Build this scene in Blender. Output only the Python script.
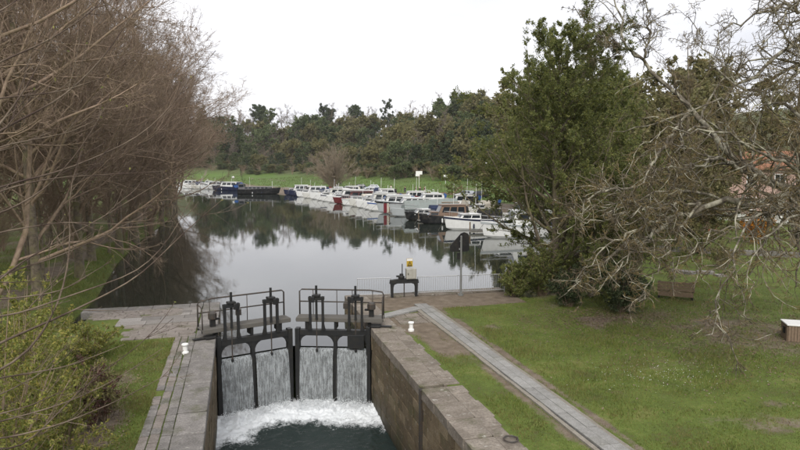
import bpy, bmesh, math, random
import numpy as np

from mathutils import Vector, Matrix, Euler
R = math.radians
random.seed(7); rng = np.random.default_rng(11)
for o in list(bpy.data.objects): bpy.data.objects.remove(o)
S = bpy.context.scene
C = S.collection
# ------------------------------------------------------------------ camera
FPX, TH, PH, CH = 616.0, math.atan(.2643), math.atan(58/616), 6.5
cam = bpy.data.cameras.new('camera'); camo = bpy.data.objects.new('camera', cam); C.objects.link(camo)
camo.location = (0, 0, CH); camo.rotation_euler = (R(90)-PH, 0, -TH)
cam.lens = 36*FPX/800; cam.sensor_width = 36; cam.clip_end = 5000; cam.clip_start = .1
S.camera = camo
# ------------------------------------------------------------------ sky and sun: bright overcast
w = bpy.data.worlds.new('World'); S.world = w; w.use_nodes = True
nt = w.node_tree; nt.nodes.clear()
out = nt.nodes.new('ShaderNodeOutputWorld'); bg = nt.nodes.new('ShaderNodeBackground')
sky = nt.nodes.new('ShaderNodeTexSky'); sky.sky_type = 'NISHITA'; sky.sun_disc = False
sky.sun_elevation = R(42); sky.sun_rotation = R(200); sky.air_density = 1; sky.dust_density = 4
tc = nt.nodes.new('ShaderNodeTexCoord')
mp = nt.nodes.new('ShaderNodeMapping'); mp.inputs['Scale'].default_value = (1.2, 1.2, 4)
nz = nt.nodes.new('ShaderNodeTexNoise'); nz.inputs['Scale'].default_value = 1.6; nz.inputs['Detail'].default_value = 5
cr = nt.nodes.new('ShaderNodeValToRGB')
cr.color_ramp.elements[0].position = .3; cr.color_ramp.elements[0].color = (5.0, 5.05, 5.4, 1)
cr.color_ramp.elements[1].position = .7; cr.color_ramp.elements[1].color = (7.7, 7.6, 7.75, 1)
mx = nt.nodes.new('ShaderNodeMix'); mx.data_type = 'RGBA'; mx.inputs[0].default_value = .93
nt.links.new(tc.outputs['Generated'], mp.inputs['Vector']); nt.links.new(mp.outputs[0], nz.inputs['Vector'])
nt.links.new(nz.outputs[0], cr.inputs[0]); nt.links.new(sky.outputs[0], mx.inputs[6]); nt.links.new(cr.outputs[0], mx.inputs[7])
nt.links.new(mx.outputs[2], bg.inputs[0]); bg.inputs[1].default_value = .1
nt.links.new(bg.outputs[0], out.inputs[0])
sl = bpy.data.lights.new('sun', 'SUN'); sl.energy = 1.5; sl.angle = R(40); sl.color = (1, .96, .9)
so = bpy.data.objects.new('sun', sl); C.objects.link(so); so.rotation_euler = (R(48), 0, R(-20))
S.view_settings.view_transform = 'Standard'; S.view_settings.look = 'None'
S.view_settings.exposure = .84; S.view_settings.gamma = 1; S.view_settings.use_curve_mapping = False
# ------------------------------------------------------------------ projection helpers (photo pixel -> world point)
fw = np.array([math.sin(TH)*math.cos(PH), math.cos(TH)*math.cos(PH), -math.sin(PH)])
rt = np.array([math.cos(TH), -math.sin(TH), 0])
upv = np.array([math.sin(TH)*math.sin(PH), math.cos(TH)*math.sin(PH), math.cos(PH)])
def W(x, y, t):
    return np.array([0, 0, CH]) + t*(fw+(x-400)/FPX*rt+(225-y)/FPX*upv)
def G(x, y, z=0):
    d = fw+(x-400)/FPX*rt+(225-y)/FPX*upv
    return np.array([0, 0, CH]) + d*((z-CH)/d[2])
# ------------------------------------------------------------------ objects
def mesh_np(name, v, f, smooth=False):
    me = bpy.data.meshes.new(name)
    v = np.asarray(v, dtype=np.float32); f = np.asarray(f, dtype=np.int32)
    n, k = f.shape
    me.vertices.add(len(v)); me.vertices.foreach_set('co', v.ravel())
    me.loops.add(n*k); me.loops.foreach_set('vertex_index', f.ravel())
    me.polygons.add(n); me.polygons.foreach_set('loop_start', np.arange(0, n*k, k, dtype=np.int32))
    if smooth: me.polygons.foreach_set('use_smooth', np.ones(n, dtype=bool))
    me.update(calc_edges=True)
    return me
def link(name, me, mat=None, parent=None, loc=None, rot=None, scale=None):
    o = bpy.data.objects.new(name, me); C.objects.link(o)
    if mat is not None and me is not None and len(me.materials) == 0: me.materials.append(mat)
    if parent is not None: o.parent = parent
    if loc is not None: o.location = [float(q) for q in loc]
    if rot is not None: o.rotation_euler = rot
    if scale is not None: o.scale = scale
    return o
def tag(o, label, cat, group=None):
    o['label'] = label; o['category'] = cat
    if group: o['group'] = group
    return o
def thing(name, label, cat, loc=(0, 0, 0), rz=0, group=None):
    o = link(name, None, loc=loc, rot=(0, 0, rz)); return tag(o, label, cat, group)
def dup(root, loc, rz, label=None, scale=None):
    def cp(o, par):
        c = o.copy(); C.objects.link(c); c.parent = par
        for ch in o.children: cp(ch, c)
        return c
    r = cp(root, None); r.location = [float(q) for q in loc]; r.rotation_euler[2] = rz
    if scale is not None: r.scale = (scale,)*3 if not hasattr(scale, '__len__') else scale
    if label: r['label'] = label
    return r
class MB:
    def __init__(s): s.v = []; s.f = []
    def add(s, v, f):
        b = len(s.v); s.v += [tuple(map(float, q)) for q in v]; s.f += [tuple(i+b for i in q) for q in f]; return s
    def box(s, x0, x1, y0, y1, z0, z1):
        return s.add([(x0,y0,z0),(x1,y0,z0),(x1,y1,z0),(x0,y1,z0),(x0,y0,z1),(x1,y0,z1),(x1,y1,z1),(x0,y1,z1)],
            [(0,3,2,1),(4,5,6,7),(0,1,5,4),(1,2,6,5),(2,3,7,6),(3,0,4,7)])
    def prism(s, pts, a0, a1, axis='y'):      # closed outline extruded along an axis
        n = len(pts)
        def P(p, a): return (p[0], a, p[1]) if axis == 'y' else ((a, p[0], p[1]) if axis == 'x' else (p[0], p[1], a))
        v = [P(p, a0) for p in pts]+[P(p, a1) for p in pts]
        f = [tuple(range(n)), tuple(range(2*n-1, n-1, -1))]+[(i, i+n, (i+1) % n+n, (i+1) % n) for i in range(n)]
        return s.add(v, f)
    def tube(s, pts, r, k=6):
        pts = np.array(pts, float); n = len(pts)
        r = np.full(n, r) if np.isscalar(r) else np.array(r, float)
        T = np.gradient(pts, axis=0); T /= np.linalg.norm(T, axis=1)[:, None]+1e-9
        v = []
        for i in range(n):
            ref = np.array([0, 0, 1.]) if abs(T[i][2]) < .9 else np.array([1., 0, 0])
            a = np.cross(T[i], ref); a /= np.linalg.norm(a); b = np.cross(T[i], a)
            for j in range(k):
                q = 2*math.pi*j/k; v.append(pts[i]+r[i]*(math.cos(q)*a+math.sin(q)*b))
        f = [(i*k+j, i*k+(j+1) % k, (i+1)*k+(j+1) % k, (i+1)*k+j) for i in range(n-1) for j in range(k)]
        f += [tuple(range(k-1, -1, -1)), tuple((n-1)*k+j for j in range(k))]
        return s.add(v, f)
    def lathe(s, prof, k=14, c=(0, 0)):
        n = len(prof); v = [(c[0]+r*math.cos(2*math.pi*j/k), c[1]+r*math.sin(2*math.pi*j/k), z) for r, z in prof for j in range(k)]
        f = [(i*k+j, i*k+(j+1) % k, (i+1)*k+(j+1) % k, (i+1)*k+j) for i in range(n-1) for j in range(k)]
        f += [tuple(range(k-1, -1, -1)), tuple((n-1)*k+j for j in range(k))]
        return s.add(v, f)
    def build(s, name, mat, parent=None, bevel=0, smooth=False, **kw):
        me = bpy.data.meshes.new(name); me.from_pydata(s.v, [], s.f)
        bm = bmesh.new(); bm.from_mesh(me)
        bmesh.ops.recalc_face_normals(bm, faces=bm.faces)
        if bevel: bmesh.ops.bevel(bm, geom=[e for e in bm.edges if e.calc_face_angle(0) > .5], offset=bevel, segments=1, affect='EDGES', clamp_overlap=True)
        bm.to_mesh(me); bm.free()
        if smooth:
            for p in me.polygons: p.use_smooth = True
        return link(name, me, mat, parent, **kw)
# ------------------------------------------------------------------ materials
class NB:
    def __init__(s, name):
        s.m = bpy.data.materials.new(name); s.m.use_nodes = True; s.t = s.m.node_tree; s.n = s.t.nodes
        s.b = s.n['Principled BSDF']; s.b.inputs['Specular IOR Level'].default_value = .3
    def new(s, t, **kw):
        x = s.n.new(t)
        for k, v in kw.items(): setattr(x, k, v)
        return x
    def L(s, a, b): s.t.links.new(a, b)
    def noise(s, scale, detail=5, rough=.6, coord='pos', stretch=None):
        if coord == 'pos': c = s.new('ShaderNodeNewGeometry').outputs['Position']
        else: c = s.new('ShaderNodeTexCoord').outputs['Object']
        if stretch:
            mpn = s.new('ShaderNodeMapping'); mpn.inputs['Scale'].default_value = stretch; s.L(c, mpn.inputs[0]); c = mpn.outputs[0]
        x = s.new('ShaderNodeTexNoise'); x.inputs['Scale'].default_value = scale; x.inputs['Detail'].default_value = detail; x.inputs['Roughness'].default_value = rough
        s.L(c, x.inputs['Vector']); return x.outputs[0]
    def ramp(s, fac, stops):
        x = s.new('ShaderNodeValToRGB'); e = x.color_ramp.elements
        while len(e) < len(stops): e.new(.5)
        for i, (p, c) in enumerate(stops):
            e[i].position = p; e[i].color = (*c, 1) if hasattr(c, '__len__') else (c, c, c, 1)
        s.L(fac, x.inputs[0]); return x.outputs[0]
    def mix(s, fac, a, b, mode='MIX'):
        x = s.new('ShaderNodeMix', data_type='RGBA', blend_type=mode)
        for i, q in ((0, fac), (6, a), (7, b)):
            if isinstance(q, bpy.types.NodeSocket): s.L(q, x.inputs[i])
            elif hasattr(q, '__len__'): x.inputs[i].default_value = (*q, 1)
            else: x.inputs[i].default_value = q
        return x.outputs[2]
    def math(s, op, a, b=None):
        x = s.new('ShaderNodeMath', operation=op)
        for i, q in ((0, a), (1, b)):
            if q is None: continue
            if isinstance(q, bpy.types.NodeSocket): s.L(q, x.inputs[i])
            else: x.inputs[i].default_value = q
        return x.outputs[0]
    def col(s, c): s.L(c, s.b.inputs['Base Color'])
    def bump(s, h, strength=.4, dist=.02):
        x = s.new('ShaderNodeBump'); x.inputs['Strength'].default_value = strength; x.inputs['Distance'].default_value = dist
        s.L(h, x.inputs['Height']); s.L(x.outputs[0], s.b.inputs['Normal'])
    def rough(s, v):
        if isinstance(v, bpy.types.NodeSocket): s.L(v, s.b.inputs['Roughness'])
        else: s.b.inputs['Roughness'].default_value = v
def mul(c, k): return tuple(min(1, q*k) for q in c)
def paint(name, c, rough=.5, dirt=.25, scale=3, metal=0, dcol=(.12, .10, .07)):
    n = NB(name); f = n.noise(scale, 6)
    n.col(n.mix(n.math('MULTIPLY', n.ramp(f, [(.45, 0), (.75, 1)]), dirt), mul(c, 1), dcol)); n.rough(rough); n.b.inputs['Metallic'].default_value = metal
    return n.m
def stone(name, a, b, c, obj_var=.5, wet=None, scale=5, moss=0):
    n = NB(name); f = n.noise(scale, 8, .65); g = n.noise(scale*7, 4)
    base = n.ramp(f, [(.3, a), (.52, b), (.72, c)])
    oi = n.new('ShaderNodeObjectInfo').outputs['Random']
    base = n.mix(obj_var, base, n.ramp(oi, [(0, mul(a, .6)), (.4, a), (.75, b), (1, mul(c, 1.1))]))
    base = n.mix(n.ramp(g, [(.35, .5), (.6, 0)]), base, mul(a, .45))
    if moss: base = n.mix(n.math('MULTIPLY', n.ramp(n.noise(1.1, 7, .7), [(.52, 0), (.66, 1)]), moss), base, (.07, .075, .028)); base = n.mix(n.math('MULTIPLY', n.ramp(n.noise(4.3, 6, .7), [(.6, 0), (.66, 1)]), moss), base, (.4, .39, .35)); base = n.mix(n.math('MULTIPLY', n.ramp(n.noise(.8, 5, .6, stretch=(1, .5, 1)), [(.52, 0), (.66, 1)]), moss*.5), base, mul(a, .6))
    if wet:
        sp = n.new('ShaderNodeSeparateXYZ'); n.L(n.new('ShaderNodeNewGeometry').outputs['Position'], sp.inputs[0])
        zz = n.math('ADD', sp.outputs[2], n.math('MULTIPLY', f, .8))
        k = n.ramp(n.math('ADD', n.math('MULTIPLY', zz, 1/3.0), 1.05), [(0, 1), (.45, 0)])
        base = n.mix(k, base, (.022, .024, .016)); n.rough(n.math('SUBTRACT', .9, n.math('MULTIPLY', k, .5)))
    else: n.rough(.9)
    n.col(base); n.bump(n.mix(.5, f, g), .6, .02); return n.m
def leafmat(name, cols, trans=.25, rough=.6):
    n = NB(name); r = n.new('ShaderNodeNewGeometry').outputs['Random Per Island']
    k = len(cols); c = n.ramp(r, [(i/(k-1) if k > 1 else 0, q) for i, q in enumerate(cols)])
    oi = n.new('ShaderNodeObjectInfo').outputs['Random']
    c = n.mix(.35, c, n.ramp(oi, [(0, .55), (1, 1.3)]), 'MULTIPLY')
    n.col(c); n.rough(rough)
    if trans:
        tr = n.new('ShaderNodeBsdfTranslucent'); n.L(c, tr.inputs[0]); ms = n.new('ShaderNodeMixShader'); ms.inputs[0].default_value = trans
        n.L(n.b.outputs[0], ms.inputs[1]); n.L(tr.outputs[0], ms.inputs[2]); n.L(ms.outputs[0], n.n['Material Output'].inputs[0])
    return n.m
def barkmat(name, a, b, lichen=None, amt=.5, scale=6):
    n = NB(name); f = n.noise(scale, 6); c = n.ramp(f, [(.35, a), (.65, b)])
    if lichen: c = n.mix(n.math('MULTIPLY', n.ramp(n.noise(2.2, 4), [(.45, 0), (.6, 1)]), amt), c, lichen)
    n.col(c); n.rough(.9); return n.m
M = {}
M['coping'] = stone('coping_stone', (.15, .125, .1), (.24, .208, .172), (.34, .3, .255), .25, scale=2.4, moss=.7)
M['coping_grey'] = stone('grey_coping_stone', (.15, .14, .13), (.23, .215, .2), (.31, .29, .27), .25, scale=3, moss=.6)
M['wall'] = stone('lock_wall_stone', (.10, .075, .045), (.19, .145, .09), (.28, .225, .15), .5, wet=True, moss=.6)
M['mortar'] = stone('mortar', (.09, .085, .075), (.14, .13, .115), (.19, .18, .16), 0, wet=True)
M['pave'] = stone('paving_brick', (.19, .165, .145), (.26, .228, .203), (.32, .29, .26), .2, moss=.5)
M['paveslab'] = stone('paving_slab', (.2, .185, .17), (.28, .26, .24), (.36, .34, .32), .5)
M['concrete'] = stone('concrete', (.22, .215, .2), (.3, .295, .28), (.37, .365, .35), .3, moss=.25)
M['rough_conc'] = stone('rough_concrete', (.2, .18, .145), (.28, .255, .215), (.35, .325, .28), .3)
M['gate'] = paint('gate_steel', (.02, .021, .022), .45, .6, 6, 0, (.045, .04, .03))
M['gate_wood'] = paint('wet_gate_timber', (.018, .017, .014), .35, .5, 8, 0, (.035, .035, .02))
M['deck'] = paint('walkway_plank', (.11, .105, .095), .8, .5, 9)
M['rail'] = paint('rail_paint', (.055, .05, .045), .5, .5, 9, 0, (.11, .06, .03))
M['galv'] = paint('galvanised_steel', (.4, .41, .42), .5, .25, 9, .2)
M['white'] = paint('white_paint', (.75, .75, .73), .4, .12, 4, 0, (.3, .28, .22))
M['black'] = paint('black_paint', (.012, .012, .013), .5, .2, 5)
M['yellow'] = paint('yellow_sign', (.45, .3, .03), .5, .15, 5)
M['box'] = paint('cabinet_grey', (.36, .35, .31), .6, .35, 6)
M['wood'] = paint('weathered_wood', (.2, .145, .1), .85, .5, 12, 0, (.09, .07, .05))
M['glass'] = paint('dark_glass', (.02, .025, .03), .08, 0, 1)
M['glass'].node_tree.nodes['Principled BSDF'].inputs['Specular IOR Level'].default_value = .6
M['tyre'] = paint('tyre', (.015, .015, .015), .8, .2)
M['alu'] = paint('bare_metal', (.5, .5, .5), .35, .2, 5, .7)
# ------------------------------------------------------------------ shore outline and terrain
shore_left = [(-1.12, 30.2), (-6.2, 30.2), (-6.4, 32), (-6.5, 38), (-7.6, 50), (-8.2, 64), (-8, 90), (-10.5, 130), (-15, 180), (-23, 240), (-38, 320)]
shore_right = [(-28, 320), (-14, 250), (-8, 222), (-2, 200), (3, 186), (17, 178), (23, 155), (27, 130), (29, 115), (31, 97), (32.5, 80), (35, 62), (34.5, 52), (30, 45), (24, 39.5), (18.5, 35), (15.2, 31.5), (13.6, 30.2), (5.45, 30.2)]
basin = [(-1.12, -12)]+shore_left+shore_right+[(5.45, -12)]
def seg_d(px, py, a, b):
    ax, ay = a; bx, by = b; dx, dy = bx-ax, by-ay
    t = np.clip(((px-ax)*dx+(py-ay)*dy)/(dx*dx+dy*dy), 0, 1)
    return np.hypot(px-ax-t*dx, py-ay-t*dy)
def sdf(px, py, poly):
    d = np.full(px.shape, 1e9); ins = np.zeros(px.shape, bool); n = len(poly)
    for i in range(n):
        a, b = poly[i], poly[(i+1) % n]; d = np.minimum(d, seg_d(px, py, a, b))
        with np.errstate(divide='ignore', invalid='ignore'):
            c = ((a[1] > py) != (b[1] > py)) & (px < (b[0]-a[0])*(py-a[1])/(b[1]-a[1])+a[0])
        ins ^= c
    return np.where(ins, -d, d)
def sm(a, b, x): t = np.clip((x-a)/(b-a), 0, 1); return t*t*(3-2*t)
def vnoise(x, y, s, seed=0):
    x = x/s+seed*17.3; y = y/s+seed*9.1
    xi = np.floor(x).astype(int); yi = np.floor(y).astype(int); fx = x-xi; fy = y-yi; fx = fx*fx*(3-2*fx); fy = fy*fy*(3-2*fy)
    def h(i, j): q = np.sin(i*127.1+j*311.7+seed*74.7)*43758.5453; return q-np.floor(q)
    return (h(xi, yi)*(1-fx)+h(xi+1, yi)*fx)*(1-fy)+(h(xi, yi+1)*(1-fx)+h(xi+1, yi+1)*fx)*fy
def fbm(x, y, s, seed=0): return sum(vnoise(x, y, s/2**i, seed+i)/2**(i+1) for i in range(4))
def far_d(px, py):          # distance behind the right/far shore
    d = np.full(px.shape, 1e9)
    for a, b in zip(shore_right[:-7], shore_right[1:-6]): d = np.minimum(d, seg_d(px, py, a, b))
    return d
def height(px, py):
    px = np.asarray(px, float); py = np.asarray(py, float)
    d = sdf(px, py, basin)
    quay = (px > -6.6) & (px < 14) & (py < 31.5)
    wd = np.where(quay, .5, 2.6)
    land = -.05+.06*(fbm(px, py, 3.)-.5)*sm(.5, 4, d)
    left = px < 2
    land = land+np.where(left, .5*sm(2, 9, d)*sm(30, 40, py)+1.2*sm(8, 30, d)*sm(25, 60, py), 0)
    land = land+np.where(left, np.maximum(0, 12.5-py)*.48*sm(-2.4, -4.2, px)*(py < 12.5), 0)
    fd = far_d(px, py); back = ((py > 48) & (px > 0)) | (py > 185)
    back &= ~((px < -20) & (py < 300) & (px < -10-(py-130)*.15))
    hill = .35*sm(0, 8, fd)+2.0*sm(35, 78, fd)+4.0*sm(58, 92, fd)+22*sm(80, 185, fd)+6*sm(220, 500, fd)+.8*(fbm(px, py, 22, 3)-.5)*sm(40, 90, fd)
    hill = np.where(py < 185, hill*sm(46, 70, py), hill)
    land = np.where(back, land+hill, land)
    lo = np.where(quay, -5., -2.2)
    z = lo+(land-lo)*sm(-wd*.15, wd, d)
    return z
def hz(x, y): return float(height(np.array([x]), np.array([y]))[0])
def axis(a, b, step, lo, hi, g=1.09):
    p = list(np.arange(a, b+1e-6, step)); s = step
    q = p[-1]
    while q < hi: s *= g; q += s; p.append(q)
    s = step; q = p[0]
    while q > lo: s *= g; q -= s; p.insert(0, q)
    return np.array(p)
gx = axis(-9, 16, .2, -500, 900); gy = axis(2, 34, .2, -60, 1500)
X, Y = np.meshgrid(gx, gy); Z = height(X, Y); nx, ny = len(gx), len(gy)
idx = np.arange(nx*ny).reshape(ny, nx)
gme = mesh_np('ground', np.stack([X.ravel(), Y.ravel(), Z.ravel()], 1), np.stack([idx[:-1, :-1], idx[:-1, 1:], idx[1:, 1:], idx[1:, :-1]], -1).reshape(-1, 4), True)
D = sdf(X, Y, basin)
def soil_mask(X, Y, D):
    n = fbm(X, Y, 2.2, 5); n2 = fbm(X, Y, .7, 9)
    m = np.zeros(X.shape)
    e = lambda cx, cy, rx, ry, k=1: k*np.exp(-(((X-cx)/rx)**2+((Y-cy)/ry)**2))
    m += .42*(e(18.8, 21, 3.6, 3.0, 1.0)+e(15.8, 23.2, 2.6, 1.2, .9)+e(22, 17.5, 4, 3, 1.0))+e(14.5, 17.5, 3, 1.6, .3)+np.where((X > 8.8) & (Y < 30), .55*sm(.5, .68, fbm(X, Y, 3.1, 61)), 0)     # leaf litter under the trees
    m += ((X > 5) & (X < 13.5) & (Y > 26.9) & (Y < 31))*1.2 + e(10.5, 27.3, 1.7, .8, .5)       # trodden quay
    m += e(7.1, 21.5, .55, 2.2, 1.1)+e(7.1, 24.5, 1.5, 1.6, 1.4)
    m += e(15.2, 28.6, 3.5, 1.4, .7)
    m += np.exp(-((X-7.72)/.14)**2)*(Y < 27)*.8+np.exp(-((X-8.95)/.2)**2)*(Y < 27)*.8
    m += np.where((X < -2.2) & (Y < 31), e(-3.6, 16.5, .7, 2.2, .8)+e(-3.5, 20, .4, 1.2, .6)+.35*sm(-4, -6, X), 0)
    m += np.where((X < -6) & (Y > 31), (.4*sm(-11, -15, X)+.08)*sm(150, 100, Y), 0)
    pth = np.abs(X-(-11.2-(Y-40)*.018)); m += np.where((X < 0) & (Y > 31), 1.0*np.exp(-(pth/.9)**2), 0)
    fd = far_d(X, Y); m += np.where((X > 0) & (Y > 50), 1.3*np.exp(-((fd-6)/7)**2)+.5*np.exp(-((fd-40)/5)**2), 0)
    m += np.where((D > 0) & (D < 1.5) & (Y > 31), .4, 0)
    return np.clip(m*(.2+1.35*n)+(n2-.5)*.7*(m > .1), 0, 1)
att = gme.attributes.new('soil', 'FLOAT', 'POINT'); att.data.foreach_set('value', soil_mask(X, Y, D).ravel().astype(np.float32))
fdm = far_d(X, Y)
meadow = np.where(((Y > 60) & (X > 0)) | (Y > 190), sm(8, 20, fdm), 0)
wood = np.where(((Y > 60) & (X > -60)) | (Y > 190), np.clip(sm(62, 80, fdm)+.55*sm(35, 60, fdm)*sm(.42, .62, fbm(X, Y, 9, 51)), 0, 1), 0)
for nm, a in (('meadow', meadow), ('wood', wood)):
    q = gme.attributes.new(nm, 'FLOAT', 'POINT'); q.data.foreach_set('value', a.ravel().astype(np.float32))
n = NB('ground')
def attr(nm): a = n.new('ShaderNodeAttribute'); a.attribute_name = nm; return a.outputs['Fac']
g1 = n.noise(.7, 6, .65); g2 = n.noise(9, 4); g3 = n.noise(38, 3, .7)
c = n.ramp(n.mix(.35, g1, g2), [(.35, (.115, .1, .04)), (.44, (.09, .122, .022)), (.54, (.12, .165, .028)), (.65, (.19, .19, .06))])
c = n.mix(n.ramp(g3, [(.3, .55), (.62, 0)]), c, (.03, .036, .012))
mead = n.ramp(n.mix(.4, n.noise(.09, 5), n.noise(.6, 5, .7)), [(.35, (.06, .115, .018)), (.65, (.095, .16, .028))])
c = n.mix(n.math('MULTIPLY', attr('meadow'), .85), c, mead)
c = n.mix(attr('wood'), c, n.ramp(n.noise(.2, 5), [(.4, (.06, .07, .025)), (.65, (.1, .1, .05))]))
soil = n.ramp(n.mix(.5, n.noise(2.5, 6), g3), [(.33, (.085, .065, .045)), (.5, (.15, .118, .085)), (.66, (.24, .2, .155))])
k = n.math('ADD', attr('soil'), n.math('MULTIPLY', n.math('SUBTRACT', g2, .5), .7))
c = n.mix(n.ramp(k, [(.32, 0), (.58, 1)]), c, soil)
n.col(c); n.rough(.95); n.bump(n.mix(.5, g2, g3), .7, .05)
ground = link('ground', gme, n.m); ground['kind'] = 'structure'
# ------------------------------------------------------------------ water
WL, LW = -.86, -3.25
n = NB('pond_water'); n.b.inputs['Base Color'].default_value = (.018, .024, .018, 1); n.b.inputs['IOR'].default_value = 1.6
n.b.inputs['Specular IOR Level'].default_value = .7; n.rough(.03)
n.bump(n.mix(.5, n.noise(.9, 3, .5, stretch=(1, .45, 1)), n.noise(3.5, 2, .5, stretch=(1, .5, 1))), .1, .03)
pond = [(-1.0, 24.2)] + [(-1.0, 30.4), (-9, 30.4)] + [(a-3.2, b) for a, b in shore_left[3:]] + [(-25, 322)] + [(a+3.2, b) for a, b in shore_right[1:12]] + [(40, 60), (40, 44), (30, 38), (22, 33), (17, 30.4), (5.2, 30.4), (5.2, 24.2), (2.1, 25.2)]
bm = bmesh.new(); bm.faces.new([bm.verts.new((a, b, WL)) for a, b in pond]); bmesh.ops.recalc_face_normals(bm, faces=bm.faces); bmesh.ops.triangulate(bm, faces=bm.faces)
if sum(f.normal.z for f in bm.faces) < 0: bmesh.ops.reverse_faces(bm, faces=bm.faces)
me = bpy.data.meshes.new('water'); bm.to_mesh(me); bm.free()
link('water', me, n.m)['kind'] = 'structure'
def gate_y(x): return 24.1+1.0*(1-np.abs(x-2.1)/3.03)
# churned water below the gates
ax = np.arange(-1.0, 5.21, .05); ay = np.concatenate([np.arange(8, 17, .12), np.arange(17, 25.4, .05)])
X, Y = np.meshgrid(ax, ay); dg = gate_y(X)-.25-Y
ch = np.exp(-np.maximum(dg-.5, 0)/1.5)
Z = LW+(.02+.36*ch)*(fbm(X*1.3, Y, .55, 21)-.45)+(.02+.22*ch)*(fbm(X, Y, .16, 4)-.5)+.05*(fbm(X, Y, 1.2, 8)-.5)+.12*ch
nx, ny = len(ax), len(ay); idx = np.arange(nx*ny).reshape(ny, nx)
me = mesh_np('lock_water', np.stack([X.ravel(), Y.ravel(), Z.ravel()], 1), np.stack([idx[:-1, :-1], idx[:-1, 1:], idx[1:, 1:], idx[1:, :-1]], -1).reshape(-1, 4), True)
edge = dg-1.15*(fbm(X, Y, 1.5, 31)-.5)*2
foam = 1-sm(1.1, 3.6, edge)
a = me.attributes.new('foam', 'FLOAT', 'POINT'); a.data.foreach_set('value', foam.ravel().astype(np.float32))
n = NB('lock_water'); at = n.new('ShaderNodeAttribute'); at.attribute_name = 'foam'
f1 = n.noise(3.2, 8, .7); f2 = n.noise(14, 4, .6)
k = n.math('ADD', at.outputs['Fac'], n.math('MULTIPLY', n.math('SUBTRACT', n.mix(.4, f1, f2), .5), 1.9))
k = n.ramp(k, [(.36, 0), (.8, 1)])
n.col(n.mix(k, (.02, .03, .028), (.74, .77, .79))); n.L(n.math('ADD', n.math('MULTIPLY', k, .75), .06), n.b.inputs['Roughness']); n.b.inputs['IOR'].default_value = 1.33
n.bump(n.mix(.5, f2, n.noise(5, 4)), .5, .05)
link('lock_water', me, n.m)['kind'] = 'structure'
# ------------------------------------------------------------------ lock masonry
def block_mesh(name, seed, cham=.045, jit=.02):
    r = random.Random(seed); bm = bmesh.new(); bmesh.ops.create_cube(bm, size=1)
    for v in bm.verts: v.co += Vector([(r.random()-.5)*jit for _ in range(3)])
    bmesh.ops.bevel(bm, geom=bm.edges[:], offset=cham, segments=1, affect='EDGES')
    me = bpy.data.meshes.new(name); bm.to_mesh(me); bm.free(); return me
def variants(name, mat, cham=.045, jit=.03, k=5):
    out = []
    for i in range(k):
        m = block_mesh(name, i*7+hash_s(name), cham, jit); m.materials.append(mat); out.append(m)
    return out
def hash_s(s): return sum(ord(c)*(i+3) for i, c in enumerate(s)) % 997
def block(ms, name, parent, cx, cy, cz, sx, sy, sz, rz=0):
    return link(name, random.choice(ms), None, parent, (cx, cy, cz), (0, 0, rz), (sx, sy, sz))
V_wall = variants('wall_stone', M['wall'], .05, .06); V_cop = variants('coping_stone', M['coping'], .03, .035)
V_copg = variants('grey_coping_stone', M['coping_grey'], .03, .025); V_pav = variants('paving_brick', M['pave'], .06, .05); V_slab = variants('paving_slab', M['paveslab'], .03, .02)
V_conc = variants('concrete_slab', M['concrete'], .03, .01)
def wall_face(parent, x, sgn, y0, y1, ztop, zbot, gaps=()):
    z = ztop; row = 0
    while z > zbot:
        h = random.uniform(.3, .4); y = y0-random.uniform(0, .6)
        while y < y1:
            l = random.uniform(.5, 1.0); b = min(y+l, y1); a = max(y, y0)
            if b-a > .12 and not any(a < g1 and b > g0 for g0, g1 in gaps):
                dd = .16; off = random.uniform(-.012, .014)
                block(V_wall, 'wall_stone', parent, x+sgn*(dd/2-off), (a+b)/2, z-h/2, dd, b-a-.018, h-.018)
            y += l
        z -= h
wr = thing('lock_wall', 'brown stone right-hand lock wall with broad worn coping and iron slot', 'lock wall', (5.8, 17, 0))
def wch(o): o.matrix_parent_inverse = Matrix.Translation(o.parent.location).inverted(); return o
_link = link
def link(name, me, mat=None, parent=None, loc=None, rot=None, scale=None):
    o = _link(name, me, mat, parent, loc, rot, scale)
    if parent is not None and parent.get('abs'): o.matrix_parent_inverse = Matrix.Translation(parent.location).inverted()
    return o
wr['abs'] = 1
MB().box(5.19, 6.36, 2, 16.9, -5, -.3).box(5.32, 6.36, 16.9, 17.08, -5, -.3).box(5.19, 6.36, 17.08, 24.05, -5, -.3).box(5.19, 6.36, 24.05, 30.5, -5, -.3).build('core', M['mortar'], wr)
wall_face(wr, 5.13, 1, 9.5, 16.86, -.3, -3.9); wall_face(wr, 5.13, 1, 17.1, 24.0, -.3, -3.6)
y = 9.2
while y < 23.9:
    l = random.uniform(1.15, 1.6); b = min(y+l, 24.0)
    if 16.8 < y < 17.05: y = 17.08; b = y+1.2
    elif y < 16.88 < b: b = 16.88
    wv = random.uniform(.72, .8)
    block(V_cop, 'coping_stone', wr, 5.11+wv/2, (y+b)/2, -.16+random.uniform(-.006, .006), wv, b-y-.012, .32)
    yy = y
    for q in range(2):
        ww = 1.3-wv-random.uniform(0, .12); ln = (b-y)/2
        block(V_cop, 'coping_stone', wr, 5.11+wv+.012+ww/2, yy+ln/2, -.165+random.uniform(-.008, .006), ww, ln-.014, .3); yy += ln
    y = b
MB().box(5.09, 5.2, 16.9, 16.96, -4, -.06).box(5.09, 5.2, 17.02, 17.08, -4, -.06).box(5.19, 5.26, 16.94, 17.04, -4, -.1).build('iron_slot', M['rail'], wr)
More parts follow.
